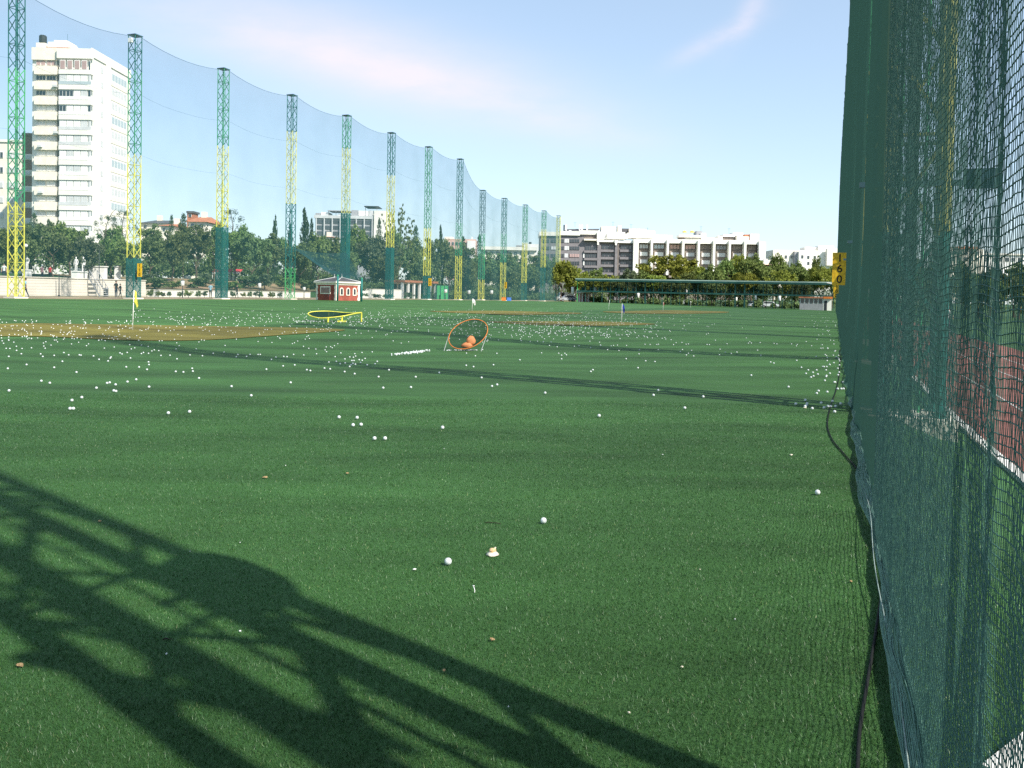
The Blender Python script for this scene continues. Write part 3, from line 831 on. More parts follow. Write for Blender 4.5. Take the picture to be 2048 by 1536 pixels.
# ------------------------------------------------------------------ target hoop with its cloth pocket
p = G(936, 702); dd = p.y
e = empty('chipping_target', p, 0, 'tilted orange hoop with dark net and an orange cloth pocket on the turf', 'target net')
cx = Vector((0, 0, 0)); pxm = F / dd
def loc(x, y, dy=0.0):
    q = at(x, y, dd + dy); return q - p
cen = loc(936.5, 668, .18)
mb = MB(); ring = []
for i in range(48):
    a = 2 * math.pi * i / 48
    ex, ey = 40.5 * math.cos(a), 25.5 * math.sin(a)
    th = R(22); u = ex * math.cos(th) - ey * math.sin(th); v = ex * math.sin(th) + ey * math.cos(th)
    ring.append(cen + Vector((u / pxm, v / pxm * .75, v / pxm * 1.04)))
rp_ = MB(); rp_.path(ring, .013, 8, closed=True); rp_.build('hoop', M['orange'], e, True)
V = [cen + Vector((0.04, .30, -.14))]; nr = 8
for r in range(1, nr + 1):
    f = r / nr
    for q in ring: V.append(cen + (q - cen) * f + Vector((.04, .30, -.14)) * (1 - f * f))
Fq = [[0, 1 + i, 1 + (i + 1) % 48, 1 + (i + 1) % 48] for i in range(48)]
mbn = MB(); mbn.add(V, [f[:3] for f in Fq] + [[1 + (r - 1) * 48 + i, 1 + (r - 1) * 48 + (i + 1) % 48, 1 + r * 48 + (i + 1) % 48, 1 + r * 48 + i] for r in range(1, nr) for i in range(48)])
M['hoopnet'] = net_mat('hoop_netting', (.02, .05, .04), .24, .22, .3)
mbn.build('netting', M['hoopnet'], e, True)
pk = MB()
def blob(mb, c, rx, ry, rz, seed, n=14, m=9):
    r_ = np.random.default_rng(seed); b = len(mb.v)
    for i in range(m + 1):
        th = math.pi * i / m
        for j in range(n):
            ph = 2 * math.pi * j / n; k = 1 + .10 * math.sin(3 * ph + seed) * math.sin(th) + .07 * math.sin(5 * th + ph * 2)
            mb.v.append((c[0] + rx * k * math.sin(th) * math.cos(ph), c[1] + ry * k * math.sin(th) * math.sin(ph), c[2] + rz * k * math.cos(th)))
    for i in range(m):
        for j in range(n):
            l = (j + 1) % n; mb.f.append([b + i * n + j, b + (i + 1) * n + j, b + (i + 1) * n + l, b + i * n + l]); mb.m.append(mb.cm)
q = loc(942, 682, .10); blob(pk, q, .15, .11, .17, 3)
q = loc(935, 691.5, .06); blob(pk, q, .19, .11, .11, 5)
pk.build('cloth_pocket', M['peach'], e, True)
for (x0, y0, x1, y1) in ((897, 672, 888, 702), (973, 672, 962, 700)):
    sp_ = MB(); a = loc(x0, y0, .15); b = loc(x1, y1, -.1); b.z = T(p.x + b.x, p.y + b.y) - p.z; sp_.tube(a, b, .008, n=5); sp_.build('guy_line', M['palegrey'], e)

# ------------------------------------------------------------------ low yellow hoop frame
p = G(684, 643); dd = p.y; pxm = F / dd
e = empty('target_frame', p, 0, 'low yellow tear shaped hoop frame on short posts above a line of balls', 'target net')
fa = [(723, 625, 0), (706, 628, -.15), (690, 631.5, -.45), (672, 634, -.8), (655, 635.5, -1.0), (640, 636, -1.0), (626, 633.5, -.8), (617, 629.5, -.3), (616.5, 627, .1), (622, 624.2, .6), (636, 622.8, 1.0), (655, 622.6, 1.1), (672, 623.8, .9), (690, 625.5, .55), (706, 626.2, .2)]
ring = [loc(x, y, dy) for x, y, dy in fa]
smo = []
for i in range(len(ring)):
    p0, p1, p2, p3 = ring[i - 1], ring[i], ring[(i + 1) % len(ring)], ring[(i + 2) % len(ring)]
    for t in np.linspace(0, 1, 4, endpoint=False):
        smo.append(.5 * ((2 * p1) + (p2 - p0) * t + (2 * p0 - 5 * p1 + 4 * p2 - p3) * t * t + (3 * p1 - p0 - 3 * p2 + p3) * t ** 3))
r_ = MB(); r_.path(smo, .030, 8, closed=True); r_.build('hoop', M['yellow'], e, True)
cc = sum(ring, Vector()) / len(ring) - Vector((0, 0, .12))
mbn = MB(); mbn.add([cc] + smo, [[0, 1 + i, 1 + (i + 1) % len(smo)] for i in range(len(smo))]); mbn.build('netting', M['hoopnet'], e)
def foot(x, y, dy):
    q = loc(x, y, dy); g = Vector((q.x, q.y, T(p.x + q.x, p.y + q.y) - p.z))
    po = MB(); po.tube(g, q, .042, n=8); po.build('post', M['yellow'], e)
    return g
foot(723, 625.5, 0); foot(684, 632, -.5); foot(657, 623.5, 1.05); foot(656, 635.5, -1.0)
g = loc(684, 632, -.5); g.z = T(p.x + g.x, p.y + g.y) - p.z
pl = MB(); pl.box(g.x - .22, g.y - .18, g.z, g.x + .22, g.y + .18, g.z + .07); pl.build('foot_plate', M['yellow'], e)

# ------------------------------------------------------------------ flagsticks
def flag(x, yb, yt, mk, label, fl=(0, 0), lean=.03, up=True):
    b = G(x, yb); q = at(x, yt, b.y); h = q.z - b.z
    e = empty('flagstick', b, 0, label, 'flag', 'flagsticks on the putting greens')
    s = MB(); top = Vector((lean * h, 0, h)); s.tube((0, 0, -.05), top, .016, .012, 7); s.build('pole', M['white'], e, True)
    cupm = MB(); cupm.lathe([(.054, -.02), (.054, .012), (.035, .013)], n=12); cupm.build('cup', M['white'], e)
    if mk:
        w = fl[0]; hh = fl[1]; f = MB(); n_ = 8
        V = []
        for i in range(n_ + 1):
            for j in range(5):
                u = i / n_; v = j / 4
                V.append((top.x + .01 + w * u * (1 - .35 * v) + .02 * math.sin(9 * v + 4 * u), .05 * math.sin(6 * u + 3 * v), top.z - .02 - hh * v * (1 - .25 * u) - .95 * hh * u * u - .05 * u))
        f.add(V, [[i * 5 + j, (i + 1) * 5 + j, (i + 1) * 5 + j + 1, i * 5 + j + 1] for i in range(n_) for j in range(4)])
        f.build('flag', M[mk], e, True)
    return e
flag(265, 661, 580, 'yflag', 'tall flagstick with a drooping yellow flag on the large left putting green', (.16, .42))
flag(944, 623, 597, 'whitecloth', 'distant flagstick with a white flag beyond the orange hoop', (.30, .34))
flag(1243, 650, 607, 'blueflag', 'flagstick with a small dark blue flag before the two storey shelter', (.16, .30), .01)
flag(1217, 618, 600, None, 'thin bare flagstick leaning beyond the blue flag', lean=.10)
flag(1326, 624, 604, 'redflag', 'distant flagstick with a dull red flag before the shelter', (.10, .26), .01)
flag(1381, 614, 602, 'whitecloth', 'farthest flagstick close to the shelter with a pale top', (.1, .25), .01)

# ------------------------------------------------------------------ litter on the turf
p = G(985, 1111)
e = empty('mushroom', p, .3, 'broken tan mushroom lying on the turf near the two close golf balls', 'mushroom')
mb = MB(); b0 = len(mb.v)
prof = [(.003, .034), (.013, .033), (.024, .026), (.034, .016), (.040, .008), (.037, .004), (.02, .006)]
mb.lathe(prof[::-1], n=22)
mb.v = [(x * (1 + .04 * math.sin(3 * math.atan2(y, x) + 1)), y * (1 + .06 * math.sin(2 * math.atan2(y, x))), z * .8 + .002 * math.sin(4 * math.atan2(y, x))) for x, y, z in mb.v]
mb.build('cap', M['stemw'], e, True)
mb = MB(); blob(mb, (-.002, 0, .032), .022, .02, .014, 2, 16, 9); mb.build('crown_lump', M['mush'], e, True)
mb = MB(); mb.path([(.012, .004, .036), (.020, .008, .045), (.024, .012, .043)], [.006, .005, .003], 7); mb.build('flap', M['stemw'], e, True)
p = G(948, 1186)
mb = MB(); mb.path([(-.004, .02, .028), (.001, .012, .02), (.004, .002, .010), (.003, -.008, .004)], [.0030, .0024, .0022, .0014], 7)
mb.lathe([(.002, .0), (.0055, .004), (.0062, .006)], (-.004, .021, .027), 9)
o = mb.build('golf_tee', M['white'], smooth=True); o.location = p; tag(o, 'bent white golf tee stuck in the near turf', 'golf tee')
p = G(986, 1048)
mb = MB(); mb.path([(-.06, .005, .006), (-.03, .008, .010), (.0, .0, .008), (.03, -.004, .009), (.058, -.006, .004)], [.0022, .003, .003, .0026, .0015], 6)
o = mb.build('twig', M['twig'], smooth=True); o.location = p; tag(o, 'thin dark twig lying left of a golf ball', 'twig')
p = G(335, 1281)
mb = MB(); mb.path([(-.022, 0, .004), (-.01, .004, .008), (.004, -.002, .008), (.02, .004, .005)], [.002, .004, .003, .001], 6)
o = mb.build('twig', M['twig'], smooth=True); o.location = p; tag(o, 'short dark twig inside the big tower shadow', 'twig')
LIT = [(829, 1142, .020, 'white'), (480, 1266, .010, 'white'), (333, 1312, .010, 'white'), (1017, 1418, .008, 'white'), (1364, 1338, .012, 'stemw'), (480, 1088, .010, 'white'), (380, 1106, .010, 'white'), (571, 933, .014, 'white'), (1325, 911, .018, 'white'), (530, 957, .045, 'leaflit'), (695, 949, .035, 'leaflit'), (985, 1283, .03, 'leaflit'), (888, 1345, .02, 'leaflit'), (1582, 912, .04, 'stemw'), (1610, 817, .05, 'stemw'), (1702, 1166, .025, 'leaflit'), (1400, 1142, .009, 'stemw'), (1470, 1242, .009, 'white'), (888, 899, .012, 'white'), (40, 1335, .04, 'leaflit'), (200, 1045, .03, 'leaflit'), (1258, 1430, .012, 'stemw')]
for i, (x, y, w, mk) in enumerate(LIT):
    p = G(x, y); r_ = np.random.default_rng(100 + i); mb = MB(); n = 9
    for k, zz in ((1.0, .004), (.6, .008 + w * .18)):
        pass
    ou = [(w * .5 * math.cos(a) * r_.uniform(.6, 1.2), w * .38 * math.sin(a) * r_.uniform(.6, 1.2)) for a in np.linspace(0, 6.283, n, endpoint=False)]
    V = [(x_, y_, .004 + w * .12 * r_.random()) for x_, y_ in ou] + [(x_ * .9, y_ * .9, .007 + w * .22 * r_.random()) for x_, y_ in ou] + [(0, 0, .008 + w * .2)]
    mb.add(V, [[j, (j + 1) % n, n + (j + 1) % n, n + j] for j in range(n)] + [[n + j, n + (j + 1) % n, 2 * n] for j in range(n)] + [list(range(n))[::-1]])
    o = mb.build('dry_leaf' if mk == 'leaflit' else 'paper_scrap', M[mk]); o.location = (p.x, p.y, p.z + .004); o.rotation_euler = (0, 0, r_.random() * 6)
    if mk == 'leaflit': tag(o, 'curled dry tan leaf scrap lying on the turf', 'leaf', 'dry leaf scraps')
    else: tag(o, 'tiny pale scrap lying on the turf', 'scrap', 'pale scraps on the turf')
# ------------------------------------------------------------------ walls along the path
def along(n, s0, s1, z0, z1, th, mb, step=0):
    a = Vector(SN(s0, n)).to_3d(); b = Vector(SN(s1, n)).to_3d(); a.z = b.z = z0
    mb.obox(a, b - a, Vector((-DY * th, DX * th, 0)), (0, 0, z1 - z0))
def s_at(x, n):
    X, Y = colm(x, n); return DX * X + DY * Y
e = empty('retaining_wall', (0, 0, 0), 0, 'tall pale concrete retaining wall with level courses along the left path', 'wall', 'pale walls behind the left row')
s0, s1 = s_at(-60, -77.3), s_at(292, -77.3)
for k in range(7):
    mb = MB(); z = .35 + k * .295
    along(-77.3 - .012 * k, s0, s1, z, z + .28, .5, mb); mb.build('course', M['conc'], e)
mb = MB(); along(-77.42, s0, s1, .3, 2.38, .3, mb); mb.build('backing', M['groove'], e)
mb = MB(); along(-77.25, s0, s1, 2.42, 2.50, .6, mb); mb.build('coping', M['conc'], e)
e = empty('low_wall', (0, 0, 0), 0, 'low white wall behind the row of young shrubs', 'wall', 'pale walls behind the left row')
s2 = s_at(626, -76.5)
mb = MB(); along(-77.0, s1 + .05, s2, .3, 1.32, .35, mb); mb.build('wall', M['offwhite'], e)
mb = MB(); along(-76.95, s1 + .05, s2, 1.323, 1.40, .45, mb); mb.build('coping', M['conc'], e)
e = empty('low_wall', (0, 0, 0), 0, 'white wall right of the small brick pump house', 'wall', 'pale walls behind the left row')
n_ = -76.0
mb = MB(); along(n_, s_at(722, n_), s_at(803, n_), .2, 2.05, .35, mb); mb.build('wall', M['offwhite'], e)
mb = MB(); along(n_ + .05, s_at(722, n_), s_at(803, n_), 2.053, 2.14, .45, mb); mb.build('coping', M['conc'], e)
e = empty('low_wall', (0, 0, 0), 0, 'short upper wall under the trees at the top of the earth bank', 'wall', 'pale walls behind the left row')
n_ = -98
X, Y = colm(440, n_)
mb = MB(); along(n_, s_at(372, n_), s_at(478, n_), T(*SN(s_at(420, n_), n_)) - .3, PZ(430, 554, Y), .3, mb); mb.build('wall', M['conc'], e)
# long low pavilion with an orange eave
e = empty('pavilion', (0, 0, 0), 0, 'long low pavilion with an orange eave and pale columns behind the tower row', 'pavilion')
n_ = -76.5; sa, sb_ = s_at(806, n_), s_at(872, n_)
Xa, Ya = SN(sa, n_)
zt = PZ(830, 566, Ya + 8)
mb = MB(); along(n_ - 2.5, sa, sb_, 0, zt, .3, mb); mb.build('wall', M['conc'], e)
mb = MB(); along(n_ + .3, sa - .4, sb_ + .4, zt + .02, zt + .42, 4, mb); mb.build('roof', M['terracotta'], e)
for k in range(7):
    s = sa + (sb_ - sa) * k / 6; mb = MB(); along(n_, s - .22, s + .22, .15, zt + .01, .4, mb); mb.build('column', M['white'], e)
for k in range(6):
    s = sa + (sb_ - sa) * (k + .5) / 6; mb = MB(); along(n_ - 2.46, s - .9, s + .9, .5, zt - .3, .03, mb); mb.build('window', M['glass'], e)
e = empty('hoarding', (0, 0, 0), 0, 'bright green hoarding panel behind the tower row', 'hoarding')
n_ = -75; sa = s_at(872, n_); sb_ = s_at(896, n_); X, Y = SN(sa, n_)
mb = MB(); along(n_, sa, sb_, .1, PZ(880, 571, Y), .12, mb); mb.build('panel', M['greenboard'], e)
for k in range(4):
    mb = MB(); s = sa + (sb_ - sa) * k / 3; along(n_ + .14, s - .05, s + .05, .1, PZ(880, 571, Y) + .1, .13, mb); mb.build('post', M['steel'], e)

# ------------------------------------------------------------------ brick pump house
p = G(672, 604); dd = 98.0
X0 = PX(672, 590, dd); zb = T(X0, dd)
h = empty('pump_house', (X0, dd, zb), R(52), 'small red brick pump house with cream corners and a slate hipped roof', 'pump house')
A = 3.5; B = 3.55; H = PZ(672, 566, dd) - zb
mb = MB(); mb.box(0, 0, -.3, B, A, H); mb.build('wall', M['redbrick'], h)
for (x, y) in ((0, 0), (B, 0), (0, A), (B, A)):
    mb = MB()
    for k in range(7):
        w = .30 if k % 2 else .22; zz = -.3 + k * (H + .3) / 7; sx = 1 if x == 0 else -1; sy = 1 if y == 0 else -1
        xa, xb = sorted((x - sx * .03, x + sx * w)); ya, yb = sorted((y - sy * .03, y + sy * w))
        mb.box(xa, ya, zz, xb, yb, zz + (H + .3) / 7 - .01)
    mb.build('quoin', M['cream'], h)
mb = MB(); mb.box(-.06, -.06, H - .22, B + .06, A + .06, H); mb.build('frieze', M['cream'], h)
mb = MB(); mb.box(-.24, -.24, H + .003, B + .24, A + .24, H + .17); mb.build('cornice', M['cream'], h)
RH = PZ(672, 554, dd) - zb
rf = MB(); o_ = .20; ra, rb = (B / 2 - .15, A / 2 - .55), (B / 2 + .15, A / 2 + .55)
zr = H + .173
v = [(-o_, -o_, zr), (B + o_, -o_, zr), (B + o_, A + o_, zr), (-o_, A + o_, zr), (B / 2, A / 2 - .65, RH), (B / 2, A / 2 + .65, RH)]
rf.add(v, [(0, 1, 4), (1, 2, 5, 4), (2, 3, 5), (3, 0, 4, 5), (3, 2, 1, 0)])
roof = rf.build('roof', M['slate'], h)
rg = MB()
for a, b in ((0, 4), (1, 4), (2, 5), (3, 5), (4, 5)): rg.tube(v[a], v[b], .045, n=6)
rg.build('ridge_cap', M['palegrey'], roof)
for q in (v[4], v[5]):
    fm = MB(); fm.lathe([(.09, -.02), (.06, .10), (.025, .18), (.05, .26), (.01, .42)], q, 8); fm.build('finial', M['white'], roof)
def arch(mb, w, h_, y0, y1, n=8, axis='x', c=0.0, z=0.0):
    """arched slab, thickness y0..y1"""
    pr = [(-w / 2, 0), (w / 2, 0), (w / 2, h_ - w / 2)] + [(w / 2 * math.cos(a), h_ - w / 2 + w / 2 * math.sin(a)) for a in np.linspace(0, math.pi, n)[1:-1]] + [(-w / 2, h_ - w / 2)]
    V = []
    for y in (y0, y1):
        for (a, b) in pr: V.append((c + a, y, z + b) if axis == 'x' else (y, c + a, z + b))
    k = len(pr)
    mb.add(V, [list(range(k))[::-1], [k + i for i in range(k)]] + [[i, (i + 1) % k, k + (i + 1) % k, k + i] for i in range(k)])
for k in range(3):
    c_ = .80 + k * .98
    w_ = MB(); arch(w_, .56, .92, -.06, -.012, axis='x', c=c_, z=H - 1.42); fr = w_.build('window', M['cream'], h)
    w_ = MB(); arch(w_, .32, .70, -.075, -.02, axis='x', c=c_, z=H - 1.32); w_.build('pane', M['glass'], fr)
w_ = MB(); w_.box(-.06, .95, H - 1.28, -.012, 2.75, H - .38); fr = w_.build('window', M['cream'], h)
w_ = MB(); w_.box(-.075, 1.10, H - 1.16, -.02, 2.6, H - .52); w_.build('pane', M['glass'], fr)
w_ = MB(); w_.box(-.05, 1.05, -.2, -.01, 2.05, H - 1.32); d_ = w_.build('door', M['darkred'], h)
w_ = MB(); w_.box(-.07, 1.15, .45, -.052, 1.2, .6); w_.build('handle', M['steel'], d_)
for (x, yb, yt, lb) in ((675, 603.5, 551, 'dark green post standing right before the corner of the pump house'), (723, 605, 557, 'green post standing right of the pump house at the end of the veil net')):
    Y = 96.2; X = PX(x, 600, Y); z = T(X, Y); q = empty('net_post', (X, Y, z), 0, lb, 'post')
    mb = MB(); mb.tube((0, 0, -.2), (0, 0, PZ(x, yt, Y) - z), .11, n=10); mb.build('pole', M['teal'], q, True)
    mb = MB(); mb.lathe([(.125, -.02), (.125, .05), (.03, .09)], (0, 0, PZ(x, yt, Y) - z), 10); mb.build('cap', M['green'], q)

# ------------------------------------------------------------------ two storey bay shelter at the far end
sh = empty('driving_bay_shelter', (0, 0, 0), 0, 'long two storey open shelter of dark green steel closing the far end of the turf', 'shelter')
SS = 188.6
n0, n1 = -55.4, -.6
ground = lambda n: T(*SN(SS, n))
zr_l, zr_r = PZ(1150, 558.5, SN(SS, n0)[1]), PZ(1660, 566, SN(SS, n1)[1])
zf_l, zf_r = PZ(1150, 582, SN(SS, n0)[1]), PZ(1660, 592, SN(SS, n1)[1])
def crossbar(mb, s, na, nb_, za, zb_, dp, hh):
    a = Vector(SN(s, na)).to_3d(); b = Vector(SN(s, nb_)).to_3d(); a.z, b.z = za, zb_
    mb.obox(a, b - a, Vector((DX * dp, DY * dp, 0)), (0, 0, hh))
mb = MB(); crossbar(mb, SS - .6, n0 - .3, n1 + .3, zr_l, zr_r, 6.5, .22); mb.build('roof', M['roofpale'], sh)
mb = MB(); crossbar(mb, SS - .64, n0 - .3, n1 + .3, zr_l - .42, zr_r - .42, .10, .418); mb.build('fascia', M['roofgreen'], sh)
mb = MB(); crossbar(mb, SS - .3, n0, n1, zf_l - .16, zf_r - .16, 5.5, .32); mb.build('upper_floor', M['roofgreen'], sh)
NC = 29
for i in range(NC):
    t = i / (NC - 1); n = n0 + (n1 - n0) * t
    w = .32 if i in (8, 18, 19) else .13
    X, Y = SN(SS - .1, n); z = ground(n)
    mb = MB(); mb.obox((X, Y, z - .2), (DY * w, -DX * w, 0), (DX * w, DY * w, 0), (0, 0, zr_l + (zr_r - zr_l) * t - z - .22))
    mb.build('column', M['lime'] if i == 0 else M['roofgreen'], sh)
    X, Y = SN(SS + 5.0, n + .3)
    mb = MB(); mb.obox((X, Y, z - .2), (DY * .14, -DX * .14, 0), (DX * .14, DY * .14, 0), (0, 0, zr_l + (zr_r - zr_l) * t - z + .18)); mb.build('rear_column', M['roofgreen'], sh)
    if i % 1 == 0:
        X, Y = SN(SS + .5, n + 1); zf = zf_l + (zf_r - zf_l) * t + .165
        mb = MB(); mb.obox((X, Y, zf), (DY * .06, -DX * .06, 0), (DX * 1.6, DY * 1.6, 0), (0, 0, .75)); mb.build('divider', M['teal'], sh)
mb = MB()
for k in range(3): crossbar(mb, SS + 5.1, n0, n1, zf_l + .35 * k + .3, zf_r + .35 * k + .3, .04, .05)
mb.build('rear_rail', M['roofgreen'], sh)
M['backnet'] = net_mat('shelter_netting', (.012, .05, .045), .28, .24, .3)
a = Vector(SN(SS + 5.3, n0)).to_3d(); b = Vector(SN(SS + 5.3, n1)).to_3d()
mb = MB(); mb.add([a + Vector((0, 0, zf_l + .2)), b + Vector((0, 0, zf_r + .2)), b + Vector((0, 0, zr_r)), a + Vector((0, 0, zr_l))], [(0, 1, 2, 3)]); mb.build('rear_netting', M['backnet'], sh)
mb = MB(); X, Y = SN(SS - .66, n1 - 1.0); mb.obox((X, Y, zr_r - .02), (DY * 3.6, -DX * 3.6, -.62), (DX * 3, DY * 3, 0), (0, 0, .16)); mb.build('end_canopy', M['white'], sh)

# ball kiosk
Y = 176; X = PX(1631, 606, Y); z = T(X, Y)
zb = PZ(1631, 619, Y)
kx = empty('kiosk', (X, Y, zb), R(-20.7), 'white kiosk with dark windows and red roof edge before the shelter right end', 'kiosk')
w = 60 / F * Y; hh = PZ(1631, 594, Y) - zb
mb = MB(); mb.box(-w / 2, 0, -.3, w * .24, 2.6, hh * .44); mb.build('base_wall', M['grey'], kx)
mb = MB(); mb.box(-w / 2, .06, hh * .444, w * .24, 2.6, hh - .25); mb.build('upper_wall', M['palegrey'], kx)
mb = MB(); mb.box(w * .24 + .01, .02, -.3, w / 2, 2.6, hh - .25); mb.build('side_wall', M['offwhite'], kx)
for i in range(5):
    xa = -w / 2 + .14 + i * (w * .74 - .2) / 5
    f = MB(); f.box(xa, .03, hh * .46, xa + w * .128, .058, hh - .32); fr = f.build('window', M['white'], kx)
    f = MB(); f.box(xa + .05, .005, hh * .48, xa + w * .128 - .05, .028, hh - .36); f.build('pane', M['glass'], fr)
f = MB(); f.box(w * .27, -.01, -.2, w * .36, .018, hh - .7); f.build('door', M['dark'], kx)
mb = MB(); mb.box(-w / 2 - .2, -.3, hh - .245, w * .24, 2.9, hh + .02); mb.build('roof', M['terracotta'], kx)
mb = MB(); mb.box(w * .24 + .01, -.35, hh - .3, w / 2 + .15, 2.9, hh + .1); mb.build('roof_edge', M['orange'], kx)

# ------------------------------------------------------------------ buildings
def bx(mb, x0, y0, x1, y1, Y, d, xm=None):
    """box whose front spans these columns and rows at distance Y"""
    xm = (x0 + x1) / 2 if xm is None else xm
    yy = (y0 + y1) / 2
    mb.box(PX(x0, yy, Y), Y, PZ(xm, y1, Y), PX(x1, yy, Y), Y + d, PZ(xm, y0, Y))
def part(name, mk, par, *rects, Y=0, d=.3, xm=None):
    mb = MB()
    for r in rects: bx(mb, *r, Y, d, xm)
    return mb.build(name, M[mk], par)
def window(par, x0, y0, x1, y1, Y, frame='white', glass='glass', panes=2, d=.12, xm=None, lo=.06):
    f = part('window', frame, par, (x0, y0, x1, y1), Y=Y, d=d, xm=xm)
    k = []; w = (x1 - x0) / panes
    for i in range(panes): k.append((x0 + w * i + w * .09, y0 + (y1 - y0) * lo, x0 + w * (i + 1) - w * .09, y1 - (y1 - y0) * lo))
    part('pane', glass, f, *k, Y=Y - .05, d=.049, xm=xm)
    return f

# tower block
Yb = 170.0
b_ = empty('tower_block', (0, 0, 0), 0, 'tall white apartment tower block with glazed bays and beige balconies, seen through the left net', 'apartment block')
XM = 120
part('wall', 'offwhite', b_, (64, 97, 181, 640), Y=Yb, d=17.2, xm=XM)
part('parapet', 'cream', b_, (63, 95.5, 113, 120), Y=Yb - .5, d=.499, xm=XM)
part('parapet', 'offwhite', b_, (113.3, 96, 182, 116), Y=Yb - 1.1, d=1.099, xm=XM)
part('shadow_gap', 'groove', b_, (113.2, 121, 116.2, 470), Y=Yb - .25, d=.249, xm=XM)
part('roof_house', 'cream', b_, (72, 86, 90, 97), Y=Yb + 4, d=6, xm=XM)
part('roof_house', 'offwhite', b_, (96, 84, 136, 97), Y=Yb + 4, d=6, xm=XM)
part('roof_house', 'cream', b_, (108, 80.5, 134, 83.9), Y=Yb + 5, d=4, xm=XM)
part('roof_coping', 'terracotta', b_, (92, 94.5, 140, 96.8), Y=Yb + 3.5, d=.4, xm=XM)
tk = MB(); c_ = at(86, 80, Yb + 6); tk.lathe([(.72, -.5), (.72, .75), (.5, .95)], c_, 14); tk.build('water_tank', M['dark'], b_)
an = MB(); q = at(135, 84, Yb + 6); an.tube(q, q + Vector((0, 0, 1.6)), .03); an.build('antenna', M['steel'], b_)
WL = ['shutpink', 'glass', 'glass', 'white', 'palegrey', 'palegrey', 'white', 'white', 'glasspale', 'white', 'palegrey', 'glass']
rb_ = random.Random(4)
for k in range(12):
    y = 119.5 + k * 30.2
    # recessed column with beige balcony fronts
    g = WL[k]
    window(b_, 72, y + 2, 91, y + 11.5, Yb - .14, 'white', g, 2 if k in (0, 3) else 3, xm=XM)
    window(b_, 93.5, y + 2, 111, y + 11.5, Yb - .14, 'white', 'glass' if k == 1 else ('shutpink' if k == 0 else ('palegrey' if k in (4, 5) else 'white')), 2 if k == 0 else 3, xm=XM)
    part('balcony', 'cream', b_, (68, y + 13, 113, y + 29.5), Y=Yb - .9, d=.899, xm=XM)
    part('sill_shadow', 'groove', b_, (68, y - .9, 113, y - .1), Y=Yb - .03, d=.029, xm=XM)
    # glazed bay
    if k == 0:
        for i in range(4): window(b_, 119.5 + 14.5 * i, y, 130.5 + 14.5 * i, y + 19, Yb - 1.22, 'white', 'shutpink', 1, xm=XM)
        window(b_, 177.5, y + .5, 180.5, y + 20, Yb - 1.22, 'white', 'glass', 1, xm=XM)
        part('bay_slab', 'offwhite', b_, (117, y + 19.3, 182, y + 28), Y=Yb - 1.3, d=1.299, xm=XM)
    else:
        dk = {2: (0, 1), 3: (0,), 6: (), 8: (), 10: ()}.get(k, ())
        for i in range(4):
            gl = 'glass' if i in dk else rb_.choice(['white', 'palegrey', 'white', 'white'])
            window(b_, 118.5 + 14.3 * i, y - .5, 132 + 14.3 * i, y + 17.5, Yb - 1.12, 'white', gl, 2 if i in dk else 3, xm=XM)
        window(b_, 176.5, y - 1, 181.5, y + 18, Yb - 1.12, 'white', 'glass' if k in (2, 3) else 'palegrey', 1, xm=XM)
        part('bay_rail', 'palegrey' if k in (4, 5, 9) else ('glasspale' if k == 1 else 'white'), b_, (117, y + 12, 182, y + 18.4), Y=Yb - 1.26, d=.06, xm=XM)
        part('bay_slab', 'offwhite', b_, (117, y + 19, 182, y + 28.6), Y=Yb - 1.34, d=1.339, xm=XM)
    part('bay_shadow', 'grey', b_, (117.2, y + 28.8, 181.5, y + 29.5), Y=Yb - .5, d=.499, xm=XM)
for (x, y) in ((104, 169, ), (74, 290), (106, 262), (75, 382), (203, 300)):
    if x < 200: part('air_conditioner', 'palegrey', b_, (x, y, x + 8, y + 4.5), Y=Yb - 1.5, d=.59, xm=XM)
# right flank of the block: faces the field (towards +X)
Xf = PX(181, 300, Yb)
def flank(name, mk, y0, y1, z0, z1, dx=.06, par=b_):
    mb = MB(); mb.box(Xf + .002, y0, z0, Xf + dx, y1, z1); return mb.build(name, M[mk], par)
for k in range(12):
    z = PZ(XM, 119.5 + k * 30.2, Yb)
    f = flank('window', 'palegrey', Yb + 4.0, Yb + 5.1, z - 1.5, z - .2); mb = MB(); mb.box(Xf + .062, Yb + 4.1, z - 1.4, Xf + .075, Yb + 5.0, z - .3); mb.build('pane', M['palegrey'], f)
    f = flank('window', 'white', Yb + 8.6, Yb + 15.6, z - 1.9, z - .2); mb = MB()
    for i in range(5): mb.box(Xf + .062, Yb + 8.8 + i * 1.36, z - 1.75, Xf + .075, Yb + 9.95 + i * 1.36, z - .35)
    mb.build('pane', M['palegrey' if k % 3 else 'glasspale'], f)
    flank('slab_band', 'cream', Yb + 8.2, Yb + 16.2, z - 2.9, z - 2.15, .12)
flank('pier', 'offwhite', Yb + 6.0, Yb + 7.4, 0, PZ(XM, 112, Yb), .5)
flank('parapet', 'offwhite', Yb, Yb + 17.2, PZ(XM, 112, Yb), PZ(XM, 97, Yb) + .25, .25)

